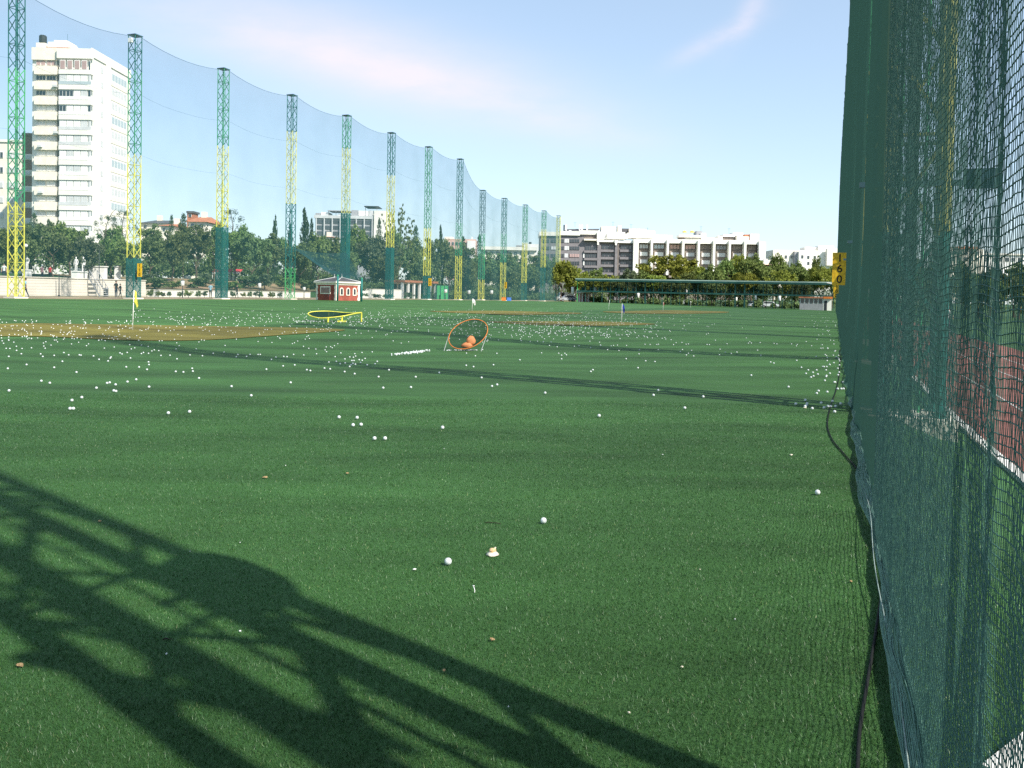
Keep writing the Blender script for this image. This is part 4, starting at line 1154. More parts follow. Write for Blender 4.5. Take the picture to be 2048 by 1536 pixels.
# pale and brown blocks left of it
e = empty('apartment_block', (0, 0, 0), 0, 'pale apartment block at the left edge partly behind the yellow tower', 'apartment block')
part('wall', 'cream', e, (-70, 283, 46, 620), Y=205, d=15, xm=20)
for k in range(7):
    window(e, -6, 304 + k * 30, 6, 316 + k * 30, 204.85, 'white', 'glass' if k < 2 else 'palegrey', 2, xm=20)
    window(e, 14, 304 + k * 30, 38, 316 + k * 30, 204.85, 'white', 'palegrey', 2, xm=20)
part('parapet', 'offwhite', e, (-71, 279, 46.5, 284), Y=204.7, d=15, xm=20)
e = empty('apartment_block', (0, 0, 0), 0, 'narrow brown brick block with white floor bands left of the white tower block', 'apartment block')
part('wall', 'brownbrick', e, (44, 270, 72, 620), Y=190, d=12, xm=55)
for k in range(6):
    part('floor_band', 'conc', e, (44.5, 308 + k * 32, 66, 320 + k * 32), Y=189.9, d=.099, xm=55)
    window(e, 50, 310 + k * 32, 60, 318 + k * 32, 189.75, 'white', 'palegrey', 2, xm=55)
part('parapet', 'brownbrick', e, (43.5, 266, 72.5, 271), Y=189.8, d=12.3, xm=55)

# villas on the rise
def villa(x0, x1, ye, yr, Y, label, wall='cream', roof='terracotta', base=520):
    xm = (x0 + x1) / 2
    e = empty('house', (0, 0, 0), 0, label, 'house')
    part('wall', wall, e, (x0, ye, x1, base), Y=Y, d=10, xm=xm)
    Xa, Xb = PX(x0, ye, Y) - .6, PX(x1, ye, Y) + .6; ze = PZ(xm, ye, Y); zr = PZ(xm, yr, Y)
    mb = MB(); k = (Xb - Xa) * .25
    mb.add([(Xa, Y - .6, ze), (Xb, Y - .6, ze), (Xb, Y + 10.6, ze), (Xa, Y + 10.6, ze), (Xa + k, Y + 5, zr), (Xb - k, Y + 5, zr)], [(0, 1, 5, 4), (1, 2, 5), (2, 3, 4, 5), (3, 0, 4), (3, 2, 1, 0)])
    rf = mb.build('roof', M[roof], e)
    mb = MB(); mb.box(Xa + k + .5, Y + 4.4, zr - .8, Xa + k + 1.5, Y + 5.4, zr + 1.1); mb.build('chimney', M['cream'], rf)
    n = max(2, int((x1 - x0) / 14)); w = (x1 - x0) / n
    for i in range(n): window(e, x0 + w * i + w * .3, ye + 3, x0 + w * i + w * .65, ye + 10, Y - .1, 'white', 'glass', 2, xm=xm)
    return e
villa(282, 335, 447, 437, 190, 'low house with a grey slate roof behind the trees, right of the green wrapped tower', 'cream', 'slate')
villa(322, 347, 452, 444, 175, 'small house with a terracotta roof just right of the slate roofed one')
villa(376, 412, 444, 430, 178, 'house with a terracotta roof and small turret left of the third tower')
e = empty('house', (0, 0, 0), 0, 'small terracotta turret house top rising behind a dark conifer', 'house')
part('wall', 'terracotta', e, (374, 426, 386, 470), Y=186, d=3, xm=380); part('roof', 'slate', e, (372.5, 422, 387.5, 426), Y=185.7, d=3.6, xm=380); window(e, 377, 428, 383, 434, 185.9, 'white', 'glass', 1, xm=380)
e = empty('house', (0, 0, 0), 0, 'small white house top beside the terracotta roof on the skyline', 'house')
part('wall', 'white', e, (395, 437, 412, 470), Y=200, d=6, xm=403); part('roof', 'cream', e, (394, 435.5, 413, 437), Y=199.8, d=6.4, xm=403); window(e, 400, 440, 406, 446, 199.9, 'white', 'glass', 2, xm=403)

# grey office block
Yo = 320.0
e = empty('office_block', (0, 0, 0), 0, 'grey glazed office block with white rooftop boxes above the trees, behind the fifth tower', 'office block')
part('wall', 'grey', e, (630, 434, 747, 560), Y=Yo, d=20, xm=690)
part('end_wall', 'offwhite', e, (747.2, 420, 770, 560), Y=Yo - 1, d=21, xm=690)
part('parapet', 'palegrey', e, (628, 431, 747, 437), Y=Yo - .6, d=20.5, xm=690)
for r_ in range(4):
    for i in range(7):
        x = 634 + i * 16
        window(e, x, 440 + r_ * 11.5, x + 12, 447.5 + r_ * 11.5, Yo - .2, 'grey', 'glass', 3, xm=690)
for i in range(8): part('pier', 'palegrey', e, (631 + i * 16, 437.3, 632.6 + i * 16, 520), Y=Yo - .8, d=.799, xm=690)
for (x0, y0, x1, y1, mk) in ((631, 427, 641, 431, 'grey'), (642, 425, 657, 431, 'white'), (676, 428, 700, 431, 'white'), (703, 420, 716, 431, 'grey'), (717, 421, 737, 430.5, 'white'), (738, 420, 746, 431, 'palegrey')):
    part('roof_box', mk, e, (x0, y0, x1, y1), Y=Yo + 3, d=7, xm=690)
part('roof_canopy', 'grey', e, (655, 421, 700, 422.2), Y=Yo + 2, d=9, xm=690); part('roof_canopy', 'dark', e, (728, 411, 757, 412.3), Y=Yo + 2, d=9, xm=690)
for x in (657, 672, 690, 698, 731, 754):
    mb = MB(); q = at(x, 431, Yo + 3); q2 = at(x, 421.5 if x < 720 else 412, Yo + 3); mb.tube(q, q2, .12); mb.build('canopy_post', M['grey'], e)
villa(638, 661, 474, 470.5, 210, 'small house with an orange roof peeping out below the office block', 'white', 'terracotta')
# pale long blocks between the towers
e = empty('apartment_block', (0, 0, 0), 0, 'pink and white block low on the skyline between two towers, left of the lower towers', 'apartment block')
part('wall', 'pink', e, (893, 478, 951, 560), Y=330, d=14, xm=920); part('wing', 'white', e, (934, 481, 950, 560), Y=328, d=1.99, xm=920)
part('roof_box', 'cream', e, (889, 474, 906, 479), Y=333, d=6, xm=920); part('chimney', 'white', e, (943, 473, 945, 480.8), Y=331, d=1, xm=920)
for i in range(5): window(e, 897 + i * 7, 484, 901 + i * 7, 490, 329.8, 'white', 'glass', 1, xm=920)
e = empty('apartment_block', (0, 0, 0), 0, 'long low cream block with a flat roof behind the lower towers', 'apartment block')
part('wall', 'cream', e, (962, 497, 1070, 580), Y=300, d=14, xm=1015); part('roof', 'offwhite', e, (958, 493.5, 1074, 500), Y=299, d=16, xm=1015)
part('recess', 'groove', e, (1006, 501, 1016, 512), Y=299.9, d=.099, xm=1015)
for i in range(8): window(e, 968 + i * 12, 503, 975 + i * 12, 509, 299.85, 'white', 'glass', 2, xm=1015)
e = empty('apartment_block', (0, 0, 0), 0, 'white block with three tiny windows just left of the grey brick apartments', 'apartment block')
part('wall', 'white', e, (1046, 488, 1079, 560), Y=350, d=14, xm=1060); part('roof_slab', 'grey', e, (1032, 491, 1048, 494), Y=349, d=10, xm=1060)
for i in range(3): window(e, 1055 + i * 5, 494, 1058 + i * 5, 498, 349.85, 'grey', 'glass', 1, xm=1060)
part('roof_tank', 'dark', e, (1058, 484, 1063, 488), Y=353, d=4, xm=1060)

# the long apartment building
Ym = 300.0
e = empty('apartment_building', (0, 0, 0), 0, 'long grey brick apartment building with white piers and cluttered roof terraces above the shelter', 'apartment building')
def mp(name, mk, *r, Y=Ym, d=.3): return part(name, mk, e, *r, Y=Y, d=d)
def mw(x0, y0, x1, y1, g='glass', n=3, fr='greybrick', Y=Ym - .15): return window(e, x0, y0, x1, y1, Y, fr, g, n, d=.14)
# the left block steps down slightly to the right, so each stretch has its own piece of wall
for (x0, x1, yt) in ((1079, 1120, 469), (1120, 1160, 468), (1160, 1199, 466.5)):
    mp('wall', 'greybrick', (x0, yt, x1 - .05, 600), d=14)
    mp('parapet', 'offwhite', (x0 - .2, yt - 5.5, x1 - .05, yt + 2.5), Y=Ym - .7, d=14)
for r_, y in enumerate((478, 492.5, 507.5, 522.5, 537)):
    mw(1084, y, 1099, y + 7, 'glass', 3); mw(1102, y, 1113, y + 7, 'palegrey' if r_ % 2 else 'glass', 2)
    mw(1117, y, 1128, y + 7, 'glass', 2); mp('panel', 'palegrey', (1129, y - .5, 1136, y + 7.5), Y=Ym - .1, d=.09)
    if r_ < 2 or r_ == 3: mp('blind', 'white', (1136.3, y, 1138, y + 7.5), Y=Ym - .2, d=.19)
    mw(1139, y, 1159, y + 7.2, 'shutpink' if r_ == 2 else 'glass', 4)
    if r_: mw(1170, y, 1193, y + 8, 'glass', 5); mp('balcony', 'greybrick', (1168, y + 8.4, 1194, y + 13), Y=Ym - .6, d=.59)
    if r_ in (2, 3): mp('blind', 'white', (1166.5, y - .5, 1168.8, y + 8), Y=Ym - .25, d=.24)
mp('awning', 'cream', (1168, 477.5, 1193, 481), Y=Ym - 1.6, d=1.59); mp('awning', 'groove', (1169, 481.3, 1193, 483), Y=Ym - .3, d=.29)
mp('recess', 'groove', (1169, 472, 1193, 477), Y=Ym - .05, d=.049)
mp('pier', 'offwhite', (1194, 464, 1200, 484), Y=Ym - 1.2, d=1.19); mp('pier', 'offwhite', (1194.6, 484.3, 1197.5, 490), Y=Ym - 1.2, d=1.19)
mp('pier', 'greybrick', (1193.8, 490.3, 1201, 600), Y=Ym - .5, d=.49)
for (x0, x1, yt) in ((1199, 1236, 480), (1237, 1268, 482)):
    mp('wall', 'greybrick', (x0 + .1, yt + 1, x1 - .05, 600), Y=Ym + .8, d=12)
    mp('parapet', 'offwhite', (x0 + .2, yt, x1 - .1, yt + 4), Y=Ym - .4, d=13)
    for r_, y in enumerate((491, 506, 521, 537)):
        mw(x0 + 4, y, x1 - 5, y + 7.5, 'glass', 4, Y=Ym + .6); mp('balcony', 'greybrick', (x0 + 2.5, y + 8, x1 - 4.5, y + 13), Y=Ym - .1, d=.89)
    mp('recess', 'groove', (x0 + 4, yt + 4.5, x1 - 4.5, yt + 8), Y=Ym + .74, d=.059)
mp('pier', 'offwhite', (1229.5, 480.2, 1236.5, 486), Y=Ym - 1.2, d=1.19); mp('pier', 'offwhite', (1230.5, 486.3, 1234, 490.5), Y=Ym - 1.2, d=1.19)
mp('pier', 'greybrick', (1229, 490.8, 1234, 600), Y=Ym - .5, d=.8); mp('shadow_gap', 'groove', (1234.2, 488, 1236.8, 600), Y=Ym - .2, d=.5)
mp('pier', 'offwhite', (1266.5, 478, 1277, 555), Y=Ym - 1.4, d=1.9)
edges = [(1277, 1301), (1306, 1333), (1338, 1364), (1369, 1395), (1400, 1426), (1431, 1457), (1463, 1488), (1493, 1517)]
rb_ = random.Random(9)
for i, (x0, x1) in enumerate(edges):
    yt = 484 + i * .45
    mp('wall', 'taupe', (x0, yt, x1, 600), Y=Ym + 1.3, d=12)
    mp('parapet', 'offwhite', (x0 - 5, yt - 6.5, x1 + .1, yt + 1.5), Y=Ym - .6, d=13)
    mp('pier', 'offwhite', (x1 + .2, yt - 5, x1 + 4.6, 552 - i * 2), Y=Ym - 1.4, d=3.1)
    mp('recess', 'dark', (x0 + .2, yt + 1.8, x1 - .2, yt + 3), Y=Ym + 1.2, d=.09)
    for r_ in range(4):
        y = yt + 4.5 + r_ * 15
        if r_ == 0: g = ('palegrey', 'glasspale', 'pink', 'pink', 'taupe', 'grey', 'taupe', 'taupe')[i]
        else: g = rb_.choice(['white', 'white', 'palegrey'])
        mw(x0 + 1.8, y, x1 - 4.5, y + 8.5, g, 3 if r_ == 0 else 1, 'taupe', Y=Ym + 1.15)
        mp('sill', 'groove', (x0 + .6, y + 9, x1 - .6, y + 10), Y=Ym + 1.1, d=.19)
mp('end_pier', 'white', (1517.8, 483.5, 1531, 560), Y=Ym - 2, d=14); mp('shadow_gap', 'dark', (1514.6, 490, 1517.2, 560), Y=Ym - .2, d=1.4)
# what stands on its roofs
mb = MB(); xa, xb = PX(1126, 460, Ym), PX(1203, 455, Ym); za, zb_ = PZ(1165, 465, Ym), PZ(1165, 454, Ym)
mb.add([(xa, Ym + 3, za), (xb - 1.5, Ym + 3, za), (xb, Ym + 6.5, zb_), (xa + 1.5, Ym + 6.5, zb_ - .3), (xb, Ym + 11, zb_), (xa + 1.5, Ym + 11, zb_ - .3), (xb, Ym + 11, za), (xa, Ym + 11, za)], [(0, 1, 2, 3), (3, 2, 4, 5), (0, 3, 5, 7), (1, 6, 4, 2), (7, 6, 1, 0), (5, 4, 6, 7)])
mb.build('mansard_roof', M['slate'], e)
for x in (1127, 1131, 1158, 1163, 1173): mp('chimney', 'white' if x != 1127 else 'dark', (x, 449.5, x + 2.6, 464), Y=Ym + 5, d=1)
def dome(x, y, r, mk='white'):
    mb = MB(); c = at(x, y, Ym + 1.5); R_ = r / F * Ym
    mb.lathe([(R_ * math.cos(a), R_ * 1.1 * math.sin(a)) for a in np.linspace(0, 1.5, 6)], c, 14); mb.build('roof_dome', M[mk], e, True)
dome(1140, 465, 4.2)
for (x0, y0, x1, y1, mk, dy) in ((1203, 453, 1232, 466, 'cream', 3), (1200, 464, 1250, 479, 'white', 2), (1236, 451, 1243, 465, 'white', 4), (1243, 457, 1258, 467, 'slate', 5), (1214, 467, 1256, 477, 'offwhite', 1.2),
                                 (1258, 458, 1294, 468, 'cream', 4), (1255, 466, 1300, 477, 'offwhite', 2.4), (1280, 461, 1310, 472, 'white', 6), (1266, 474.5, 1306, 476.5, 'cream', -.6), (1296, 470, 1345, 477, 'offwhite', 3),
                                 (1358, 470, 1405, 474.5, 'offwhite', 1), (1364, 475, 1402, 481, 'white', 3), (1360, 475, 1369, 477.5, 'groove', 2), (1393, 462, 1405, 470, 'grey', 5), (1403, 466, 1412, 479, 'white', 2), (1410, 476, 1446, 483, 'white', 3), (1436, 472, 1445, 481, 'cream', 4),
                                 (1446, 469, 1470, 473.5, 'offwhite', 4), (1447, 474.5, 1467, 480, 'groove', 4.5), (1466, 465, 1486, 472, 'white', 5), (1474, 473, 1498, 481, 'offwhite', 3), (1489, 469, 1502, 482, 'terracotta', 6), (1501, 468, 1518, 482, 'white', 5)):
    mp('roof_box', mk, (x0, y0, x1, y1), Y=Ym + dy, d=5)
for x in (1369, 1384):
    mb = MB(); c = at(x, 470, Ym + 3); mb.tube(c, c + Vector((0, 0, 1.4)), .05); po = mb.build('parasol_pole', M['white'], e)
    mb = MB(); mb.lathe([(.85, .9), (.7, 1.25), (.06, 1.6)], c, 10); mb.build('parasol', M['parasol'], po)
for (x, y0, y1) in ((1402, 462, 452), (1226, 453, 443), (1262, 458, 448), (1295, 470, 455), (1458, 469, 456), (1150, 454, 444)):
    mb = MB(); mb.tube(at(x, y0, Ym + 7), at(x, y1, Ym + 7), .04, n=4); q = at(x, y1 + 1.5, Ym + 7); mb.tube(q - Vector((.6, 0, 0)), q + Vector((.6, 0, 0)), .03, n=4); mb.build('antenna', M['steel'], e)

e = empty('apartment_block', (0, 0, 0), 0, 'white stepped apartment block at the right end of the skyline beside the net', 'apartment block')
part('wall', 'cream', e, (1545, 501, 1674, 600), Y=330, d=16, xm=1610); part('wing', 'offwhite', e, (1597, 503, 1672, 600), Y=327, d=2.99, xm=1610)
part('wing', 'grey', e, (1588, 503, 1596.8, 600), Y=328.5, d=1.49, xm=1610)
part('roof_box', 'white', e, (1637, 491, 1668, 501), Y=333, d=8, xm=1610); part('roof_box', 'offwhite', e, (1610, 494, 1640, 501), Y=334, d=6, xm=1610); part('roof_box', 'cream', e, (1654, 496, 1700, 530), Y=325, d=1.9, xm=1610)
for (x, y) in ((1570, 511), (1581, 511), (1603, 510), (1615, 511), (1628, 511), (1651, 511), (1615, 523), (1651, 523), (1570, 523), (1628, 523)): window(e, x, y, x + 4.5, y + 6.5, 326.85 if x > 1597 else 329.85, 'white', 'glass', 1, xm=1610)
villa(1527, 1560, 530, 524, 260, 'house with a terracotta roof almost hidden in trees right of the apartment building')
# blocks seen through the right net
e = empty('apartment_block', (0, 0, 0), 0, 'pale block with terracotta roof edge glimpsed through the right net', 'apartment block')
part('wall', 'cream', e, (1900, 498, 1966, 600), Y=230, d=12, xm=1930); part('roof', 'terracotta', e, (1915, 493, 1958, 498), Y=229.5, d=12, xm=1930)
for r_ in range(2):
    for i in range(5): window(e, 1905 + i * 12, 502 + r_ * 12, 1911 + i * 12, 509 + r_ * 12, 229.85, 'white', 'glass', 2, xm=1930)
e = empty('apartment_block', (0, 0, 0), 0, 'long white block low on the horizon behind the right net', 'apartment block')
part('wall', 'white', e, (1967, 510, 2090, 600), Y=250, d=12, xm=2020); part('roof', 'offwhite', e, (1966, 507, 2091, 510), Y=249.5, d=13, xm=2020)
for i in range(9): window(e, 1972 + i * 13, 515, 1979 + i * 13, 523, 249.85, 'white', 'glass', 2, xm=2020)
# ------------------------------------------------------------------ trees
def leaf_cards(cent, per, rad, size, r_, flat=0.0):
    """many small leaf-cluster faces round clump centres"""
    k = len(cent) * per
    c = np.repeat(np.array(cent), per, 0); rr = np.repeat(np.array(rad), per)
    d = r_.normal(0, 1, (k, 3)); d /= np.linalg.norm(d, axis=1)[:, None]
    p = c + d * (rr * r_.random(k) ** .45)[:, None] * np.array([1, 1, .8])
    a = r_.normal(0, 1, (k, 3)); a /= np.linalg.norm(a, axis=1)[:, None]
    b = np.cross(a, r_.normal(0, 1, (k, 3))); b /= np.linalg.norm(b, axis=1)[:, None]
    if flat: a[:, 2] *= 1 - flat; b[:, 2] *= 1 - flat
    s = (size * r_.uniform(.6, 1.5, k))[:, None]
    V = np.stack([p - a * s, p - b * s * .55, p + a * s, p + b * s * .55], 1)
    return V.reshape(-1, 3)
def crown_mesh(cent, per, rad, size, mat, seed, flat=0.0):
    V = leaf_cards(cent, per, rad, size, np.random.default_rng(seed), flat)
    return np_mesh('crown', V, np.arange(len(V)).reshape(-1, 4), mat)
def trunk_mesh(h, limbs, r0, seed, top=.78):
    r_ = random.Random(seed); mb = MB()
    pts = [Vector((0, 0, -.05))]; rad = [r0 * 1.35]
    for i in range(1, 7):
        t = i / 6; pts.append(Vector((r_.uniform(-.02, .02) * i * .5, r_.uniform(-.02, .02) * i * .5, h * t))); rad.append(r0 * (1 - .55 * t))
    mb.path(pts, rad, 7)
    for i in range(limbs):
        a = 2 * math.pi * i / limbs + r_.uniform(-.4, .4); b = pts[r_.randint(3, 6)]; L = r_.uniform(.2, .36)
        m = b + Vector((math.cos(a) * L * .5, math.sin(a) * L * .5, L * .45)); e_ = b + Vector((math.cos(a) * L, math.sin(a) * L, L * r_.uniform(.6, 1.0)))
        mb.path([b, m, e_], [r0 * .5, r0 * .32, r0 * .12], 5)
    me = bpy.data.meshes.new('trunk'); me.from_pydata(mb.v, [], mb.f); me.materials.append(M['bark']); return me
KIND = {}
def broad(key, mat, seed, n=74, per=60, zc=.58, rz=.37, rx=.47, size=.026, low=.24):
    r_ = np.random.default_rng(seed); ce = []; ra = []
    lobes = [(r_.uniform(-.22, .22), r_.uniform(-.22, .22), zc + r_.uniform(-.10, .16), r_.uniform(.20, .30)) for _ in range(6)]
    for i in range(n):
        lx, ly, lz, lr = lobes[i % 6]
        d = r_.normal(0, 1, 3); d /= np.linalg.norm(d); q = np.array([lx, ly, lz]) + d * lr * (.55 + .5 * r_.random()) * np.array([1, 1, 1.0])
        q[2] = max(low + .05 * r_.random(), min(.97, q[2])); ce.append(q); ra.append(r_.uniform(.055, .115))
    KIND[key] = (crown_mesh(ce, per, ra, size, M[mat], seed), trunk_mesh(.42, 6, .022, seed))
broad('b1', 'leafmid', 1); broad('b2', 'leafdark', 2); broad('b3', 'leafmid', 3, n=84, low=.2); broad('b4', 'leafdark', 4, n=66)
broad('y1', 'leafyel', 5); broad('y2', 'leafyel', 6, n=84, low=.2); broad('g1', 'leafgrey', 7, n=72); broad('b5', 'leafdark', 8, n=90, low=.12)
def spindle(key, mat, seed, w=.5, n=170):
    r_ = np.random.default_rng(seed); ce = []; ra = []
    for i in range(n):
        t = r_.random() ** 1.2; z = .05 + .93 * t; w_ = w * (.10 + .90 * (1 - t) ** .62) * min(1, .55 + 3 * t)
        a = r_.random() * 6.28; k = r_.random() ** .5 * w_ * .72
        ce.append((k * math.cos(a), k * math.sin(a), z)); ra.append(.03 + .10 * w_)
    KIND[key] = (crown_mesh(ce, 30, ra, .020, M[mat], seed), trunk_mesh(.5, 0, .03, seed))
spindle('cyp', 'leafcyp', 11, .5)
def conifer(key, mat, seed, lev=12):
    r_ = np.random.default_rng(seed); ce = []; ra = []
    for l in range(lev):
        z = .22 + .76 * l / lev; w_ = .48 * (1 - l / lev) ** .8 + .03
        for i in range(6):
            a = 2 * math.pi * i / 6 + l * .7 + r_.uniform(-.3, .3)
            for t in (.35, .7, 1.0):
                ce.append((w_ * t * math.cos(a), w_ * t * math.sin(a), z - .03 * t + r_.uniform(-.008, .008))); ra.append(.02 + .045 * (1 - t * .6))
    KIND[key] = (crown_mesh(ce, 14, ra, .018, M[mat], seed, .5), trunk_mesh(.9, 0, .018, seed))
conifer('con', 'leafcyp', 21)
def cedar(key, mat, seed):
    r_ = np.random.default_rng(seed); ce = []; ra = []
    for z, w_ in ((.50, .30), (.62, .5), (.74, .44), (.85, .36), (.95, .22)):
        for i in range(14):
            a = r_.random() * 6.28; k = w_ * r_.random() ** .5
            ce.append((k * math.cos(a) + .06 * math.sin(z * 20), k * math.sin(a), z + r_.uniform(-.01, .01))); ra.append(.06)
    KIND[key] = (crown_mesh(ce, 34, ra, .018, M[mat], seed, .7), trunk_mesh(.92, 7, .02, seed))
cedar('ced', 'leafcyp', 31)
def feathery(key, mat, seed):
    r_ = np.random.default_rng(seed); ce = []; ra = []
    for i in range(26):
        a = r_.random() * 6.28; sp_ = r_.uniform(.1, .42); h_ = r_.uniform(.72, 1.0)
        for t in np.linspace(.25, 1, 9):
            ce.append((sp_ * t * math.cos(a), sp_ * t * math.sin(a), .30 + (h_ - .30) * t + .02 * r_.normal())); ra.append(.055 * (1.15 - t))
    KIND[key] = (crown_mesh(ce, 13, ra, .016, M[mat], seed), trunk_mesh(.5, 8, .022, seed))
feathery('fea', 'leafmid', 41)
kinds_name = {'c': ('cypress', 'cypress'), 'con': ('conifer_tree', 'conifer'), 'ced': ('cedar_tree', 'cedar'), 'fea': ('poplar_tree', 'tree')}
used = {}
def tree(kind, X, Y, h, w, label, group, name='broadleaf_tree', cat='tree', z=None):
    z = T(X, Y) if z is None else z
    e = empty(name, (X, Y, z), random.uniform(0, 6.28), label, cat, group)
    e.scale = (w, w, h)
    cm, tm = KIND[kind]
    link_mesh('crown', cm, e); link_mesh('trunk', tm, e)
    return e
LEFTT = [  # column, top row, width in columns, kind, side distance
    (-30, 446, 90, 'b2', -92), (14, 452, 84, 'b1', -90), (62, 450, 92, 'b4', -88), (105, 449, 88, 'b2', -91), (140, 446, 96, 'b3', -94), (176, 470, 74, 'g1', -88),
    (222, 452, 74, 'b1', -92), (258, 478, 66, 'b3', -87), (300, 452, 92, 'b2', -90), (345, 460, 84, 'b5', -89), (392, 450, 98, 'b4', -92), (428, 446, 70, 'b1', -96),
    (470, 452, 76, 'b3', -94), (505, 463, 84, 'b5', -90), (536, 470, 74, 'b2', -92), (566, 474, 60, 'b1', -96), (636, 470, 96, 'b3', -96), (598, 482, 70, 'b5', -90),
    (668, 478, 80, 'b4', -95), (712, 456, 88, 'b3', -98), (752, 462, 104, 'g1', -92), (795, 462, 80, 'b2', -92), (828, 474, 76, 'b1', -96), (866, 478, 80, 'b4', -94), (900, 482, 66, 'b3', -95),
    (932, 492, 70, 'b2', -95), (966, 503, 76, 'b5', -94), (1000, 508, 72, 'b4', -96), (1036, 506, 76, 'b1', -94), (1072, 507, 66, 'b2', -96), (1100, 512, 60, 'b5', -90), (690, 500, 70, 'b5', -90), (770, 508, 76, 'b5', -88), (845, 515, 74, 'b5', -88),
    (930, 522, 70, 'b5', -88), (1015, 530, 80, 'b5', -86), (1060, 532, 70, 'b5', -86)]
for i, (x, yt, w, kd, n) in enumerate(LEFTT):
    X, Y = colm(x, n, 560); z = T(X, Y)
    h_ = (PZ(x, yt, Y) - z) * 1.05
    tree(kd, X, Y, h_, w / F * Y * 1.04, 'green broadleaf tree in the dense park belt seen through the left net', 'broadleaf trees of the park belt')
SPEC = [(549, 430, 26, 'cyp', -92, 'cypress', 'slim dark cypress standing alone left of the bright green tower foot'), (579, 437, 24, 'cyp', -93, 'cypress', 'dark cypress half hidden behind the tower with the bright green foot'),
        (608, 416, 44, 'cyp', -93, 'cypress', 'tallest and broadest dark cypress, just left of the office block'), (622, 436, 26, 'cyp', -96, 'cypress', 'short dark cypress touching the left side of the office block'),
        (880, 450, 26, 'cyp', -98, 'cypress', 'dark pointed cypress left of the pink and white block'),
        (68, 417, 40, 'con', -96, 'conifer_tree', 'ragged conifer top rising before the foot of the white tower block'), (97, 430, 30, 'con', -98, 'conifer_tree', 'smaller conifer top before the white tower block bay'),
        (342, 420, 26, 'con', -110, 'conifer_tree', 'thin conifer on the skyline left of the terracotta house'), (366, 417, 44, 'con', -102, 'conifer_tree', 'broad dark conifer beside the terracotta house'),
        (830, 440, 40, 'con', -98, 'conifer_tree', 'dark conifer right of the feathery tree beside the office block'), (925, 463, 34, 'con', -100, 'conifer_tree', 'dark conifer before the pink and white block'), (957, 460, 30, 'con', -104, 'conifer_tree', 'thin conifer behind the first of the lower towers'),
        (213, 430, 60, 'ced', -92, 'cedar_tree', 'flat topped cedar before the right flank of the white tower block'), (246, 420, 58, 'ced', -97, 'cedar_tree', 'flat topped cedar half hidden by the green wrapped tower'), (462, 417, 56, 'ced', -97, 'cedar_tree', 'flat topped cedar right of the third tower'),
        (796, 408, 92, 'fea', -94, 'poplar_tree', 'feathery tall tree with open crown right of the office block end wall'), (757, 424, 30, 'con', -100, 'conifer_tree', 'small conifer before the white end wall of the office block')]
for (x, yt, w, kd, n, nm, lb) in SPEC:
    X, Y = colm(x, n, 560); z = T(X, Y)
    tree(kd, X, Y, PZ(x, yt, Y) - z, w / F * Y, lb, None, nm, 'tree' if nm == 'poplar_tree' else nm.split('_')[0])
RT = [(1122, 514, 62, 'y1', 206), (1150, 532, 54, 'y2', 212), (1190, 533, 54, 'b1', 222), (1182, 548, 60, 'y1', 205), (1218, 545, 50, 'y2', 214), (1255, 532, 66, 'g1', 224), (1296, 540, 62, 'b3', 210), (1288, 520, 40, 'b1', 232), (1335, 503, 118, 'y2', 226), (1310, 545, 60, 'y1', 208), (1372, 540, 64, 'b1', 214), (1392, 525, 70, 'y1', 224),
      (1424, 528, 72, 'b3', 212), (1458, 512, 70, 'b1', 222), (1478, 503, 56, 'y2', 230), (1502, 505, 76, 'b3', 220), (1490, 540, 70, 'y1', 206), (1546, 503, 74, 'b1', 226), (1560, 535, 60, 'y2', 208), (1592, 520, 64, 'b3', 216), (1626, 508, 50, 'b1', 226), (1640, 528, 64, 'y1', 210), (1664, 520, 56, 'b3', 220), (1240, 560, 60, 'b5', 207), (1345, 560, 70, 'b5', 205), (1430, 560, 70, 'b5', 206), (1530, 560, 70, 'b5', 205), (1600, 562, 60, 'b5', 204)]
for (x, yt, w, kd, Y) in RT:
    X = PX(x, 590, Y); z = T(X, Y)
    tree(kd, X, Y, PZ(x, yt, Y) - z, w / F * Y * 1.06, 'sunlit yellow green tree in the row behind the two storey shelter', 'trees behind the shelter')
for i, (x, yt, w, kd, Y) in enumerate([(1745, 520, 70, 'b2', 150), (1790, 505, 80, 'b4', 140), (1840, 515, 80, 'b2', 135), (1885, 522, 80, 'b4', 128), (1930, 520, 90, 'b2', 130), (1980, 527, 90, 'b5', 120), (2030, 522, 90, 'b4', 125), (2080, 520, 90, 'b2', 125), (1960, 545, 90, 'b5', 112), (2040, 545, 90, 'b5', 112), (1875, 548, 90, 'b5', 112)]):
    X = PX(x, 590, Y); z = T(X, Y)
    tree(kd, X, Y, PZ(x, yt, Y) - z, w / F * Y * 1.05, 'dark tree glimpsed through the right net beyond the running track', 'trees beyond the running track')
# shrubs: row of young ones before the low wall, ground cover on the banks
def shrub_mesh(key, mat, seed, n=16):
    r_ = np.random.default_rng(seed)
    ce = [(r_.uniform(-.32, .32), r_.uniform(-.32, .32), r_.uniform(.25, .85)) for _ in range(n)]
    KIND[key] = (crown_mesh(ce, 34, [r_.uniform(.12, .24) for _ in range(n)], .07, M[mat], seed), trunk_mesh(.4, 3, .035, seed))
shrub_mesh('s1', 'leafmid', 51); shrub_mesh('s2', 'leafgrey', 52); shrub_mesh('s3', 'leafyel', 53); shrub_mesh('s4', 'leafdark', 54, 24)
for i, x in enumerate((300, 317, 326, 339, 360, 377, 396, 409, 466, 486, 499, 512, 522, 540, 545, 560)):
    X, Y = colm(x, -75.4, 590); hh = random.uniform(.65, 1.0)
    tree(('s1', 's3', 's1', 's2')[i % 4], X, Y, hh, hh * 1.05, 'young round shrub in the row before the low white wall', 'young shrubs before the low wall', 'shrub', 'shrub')
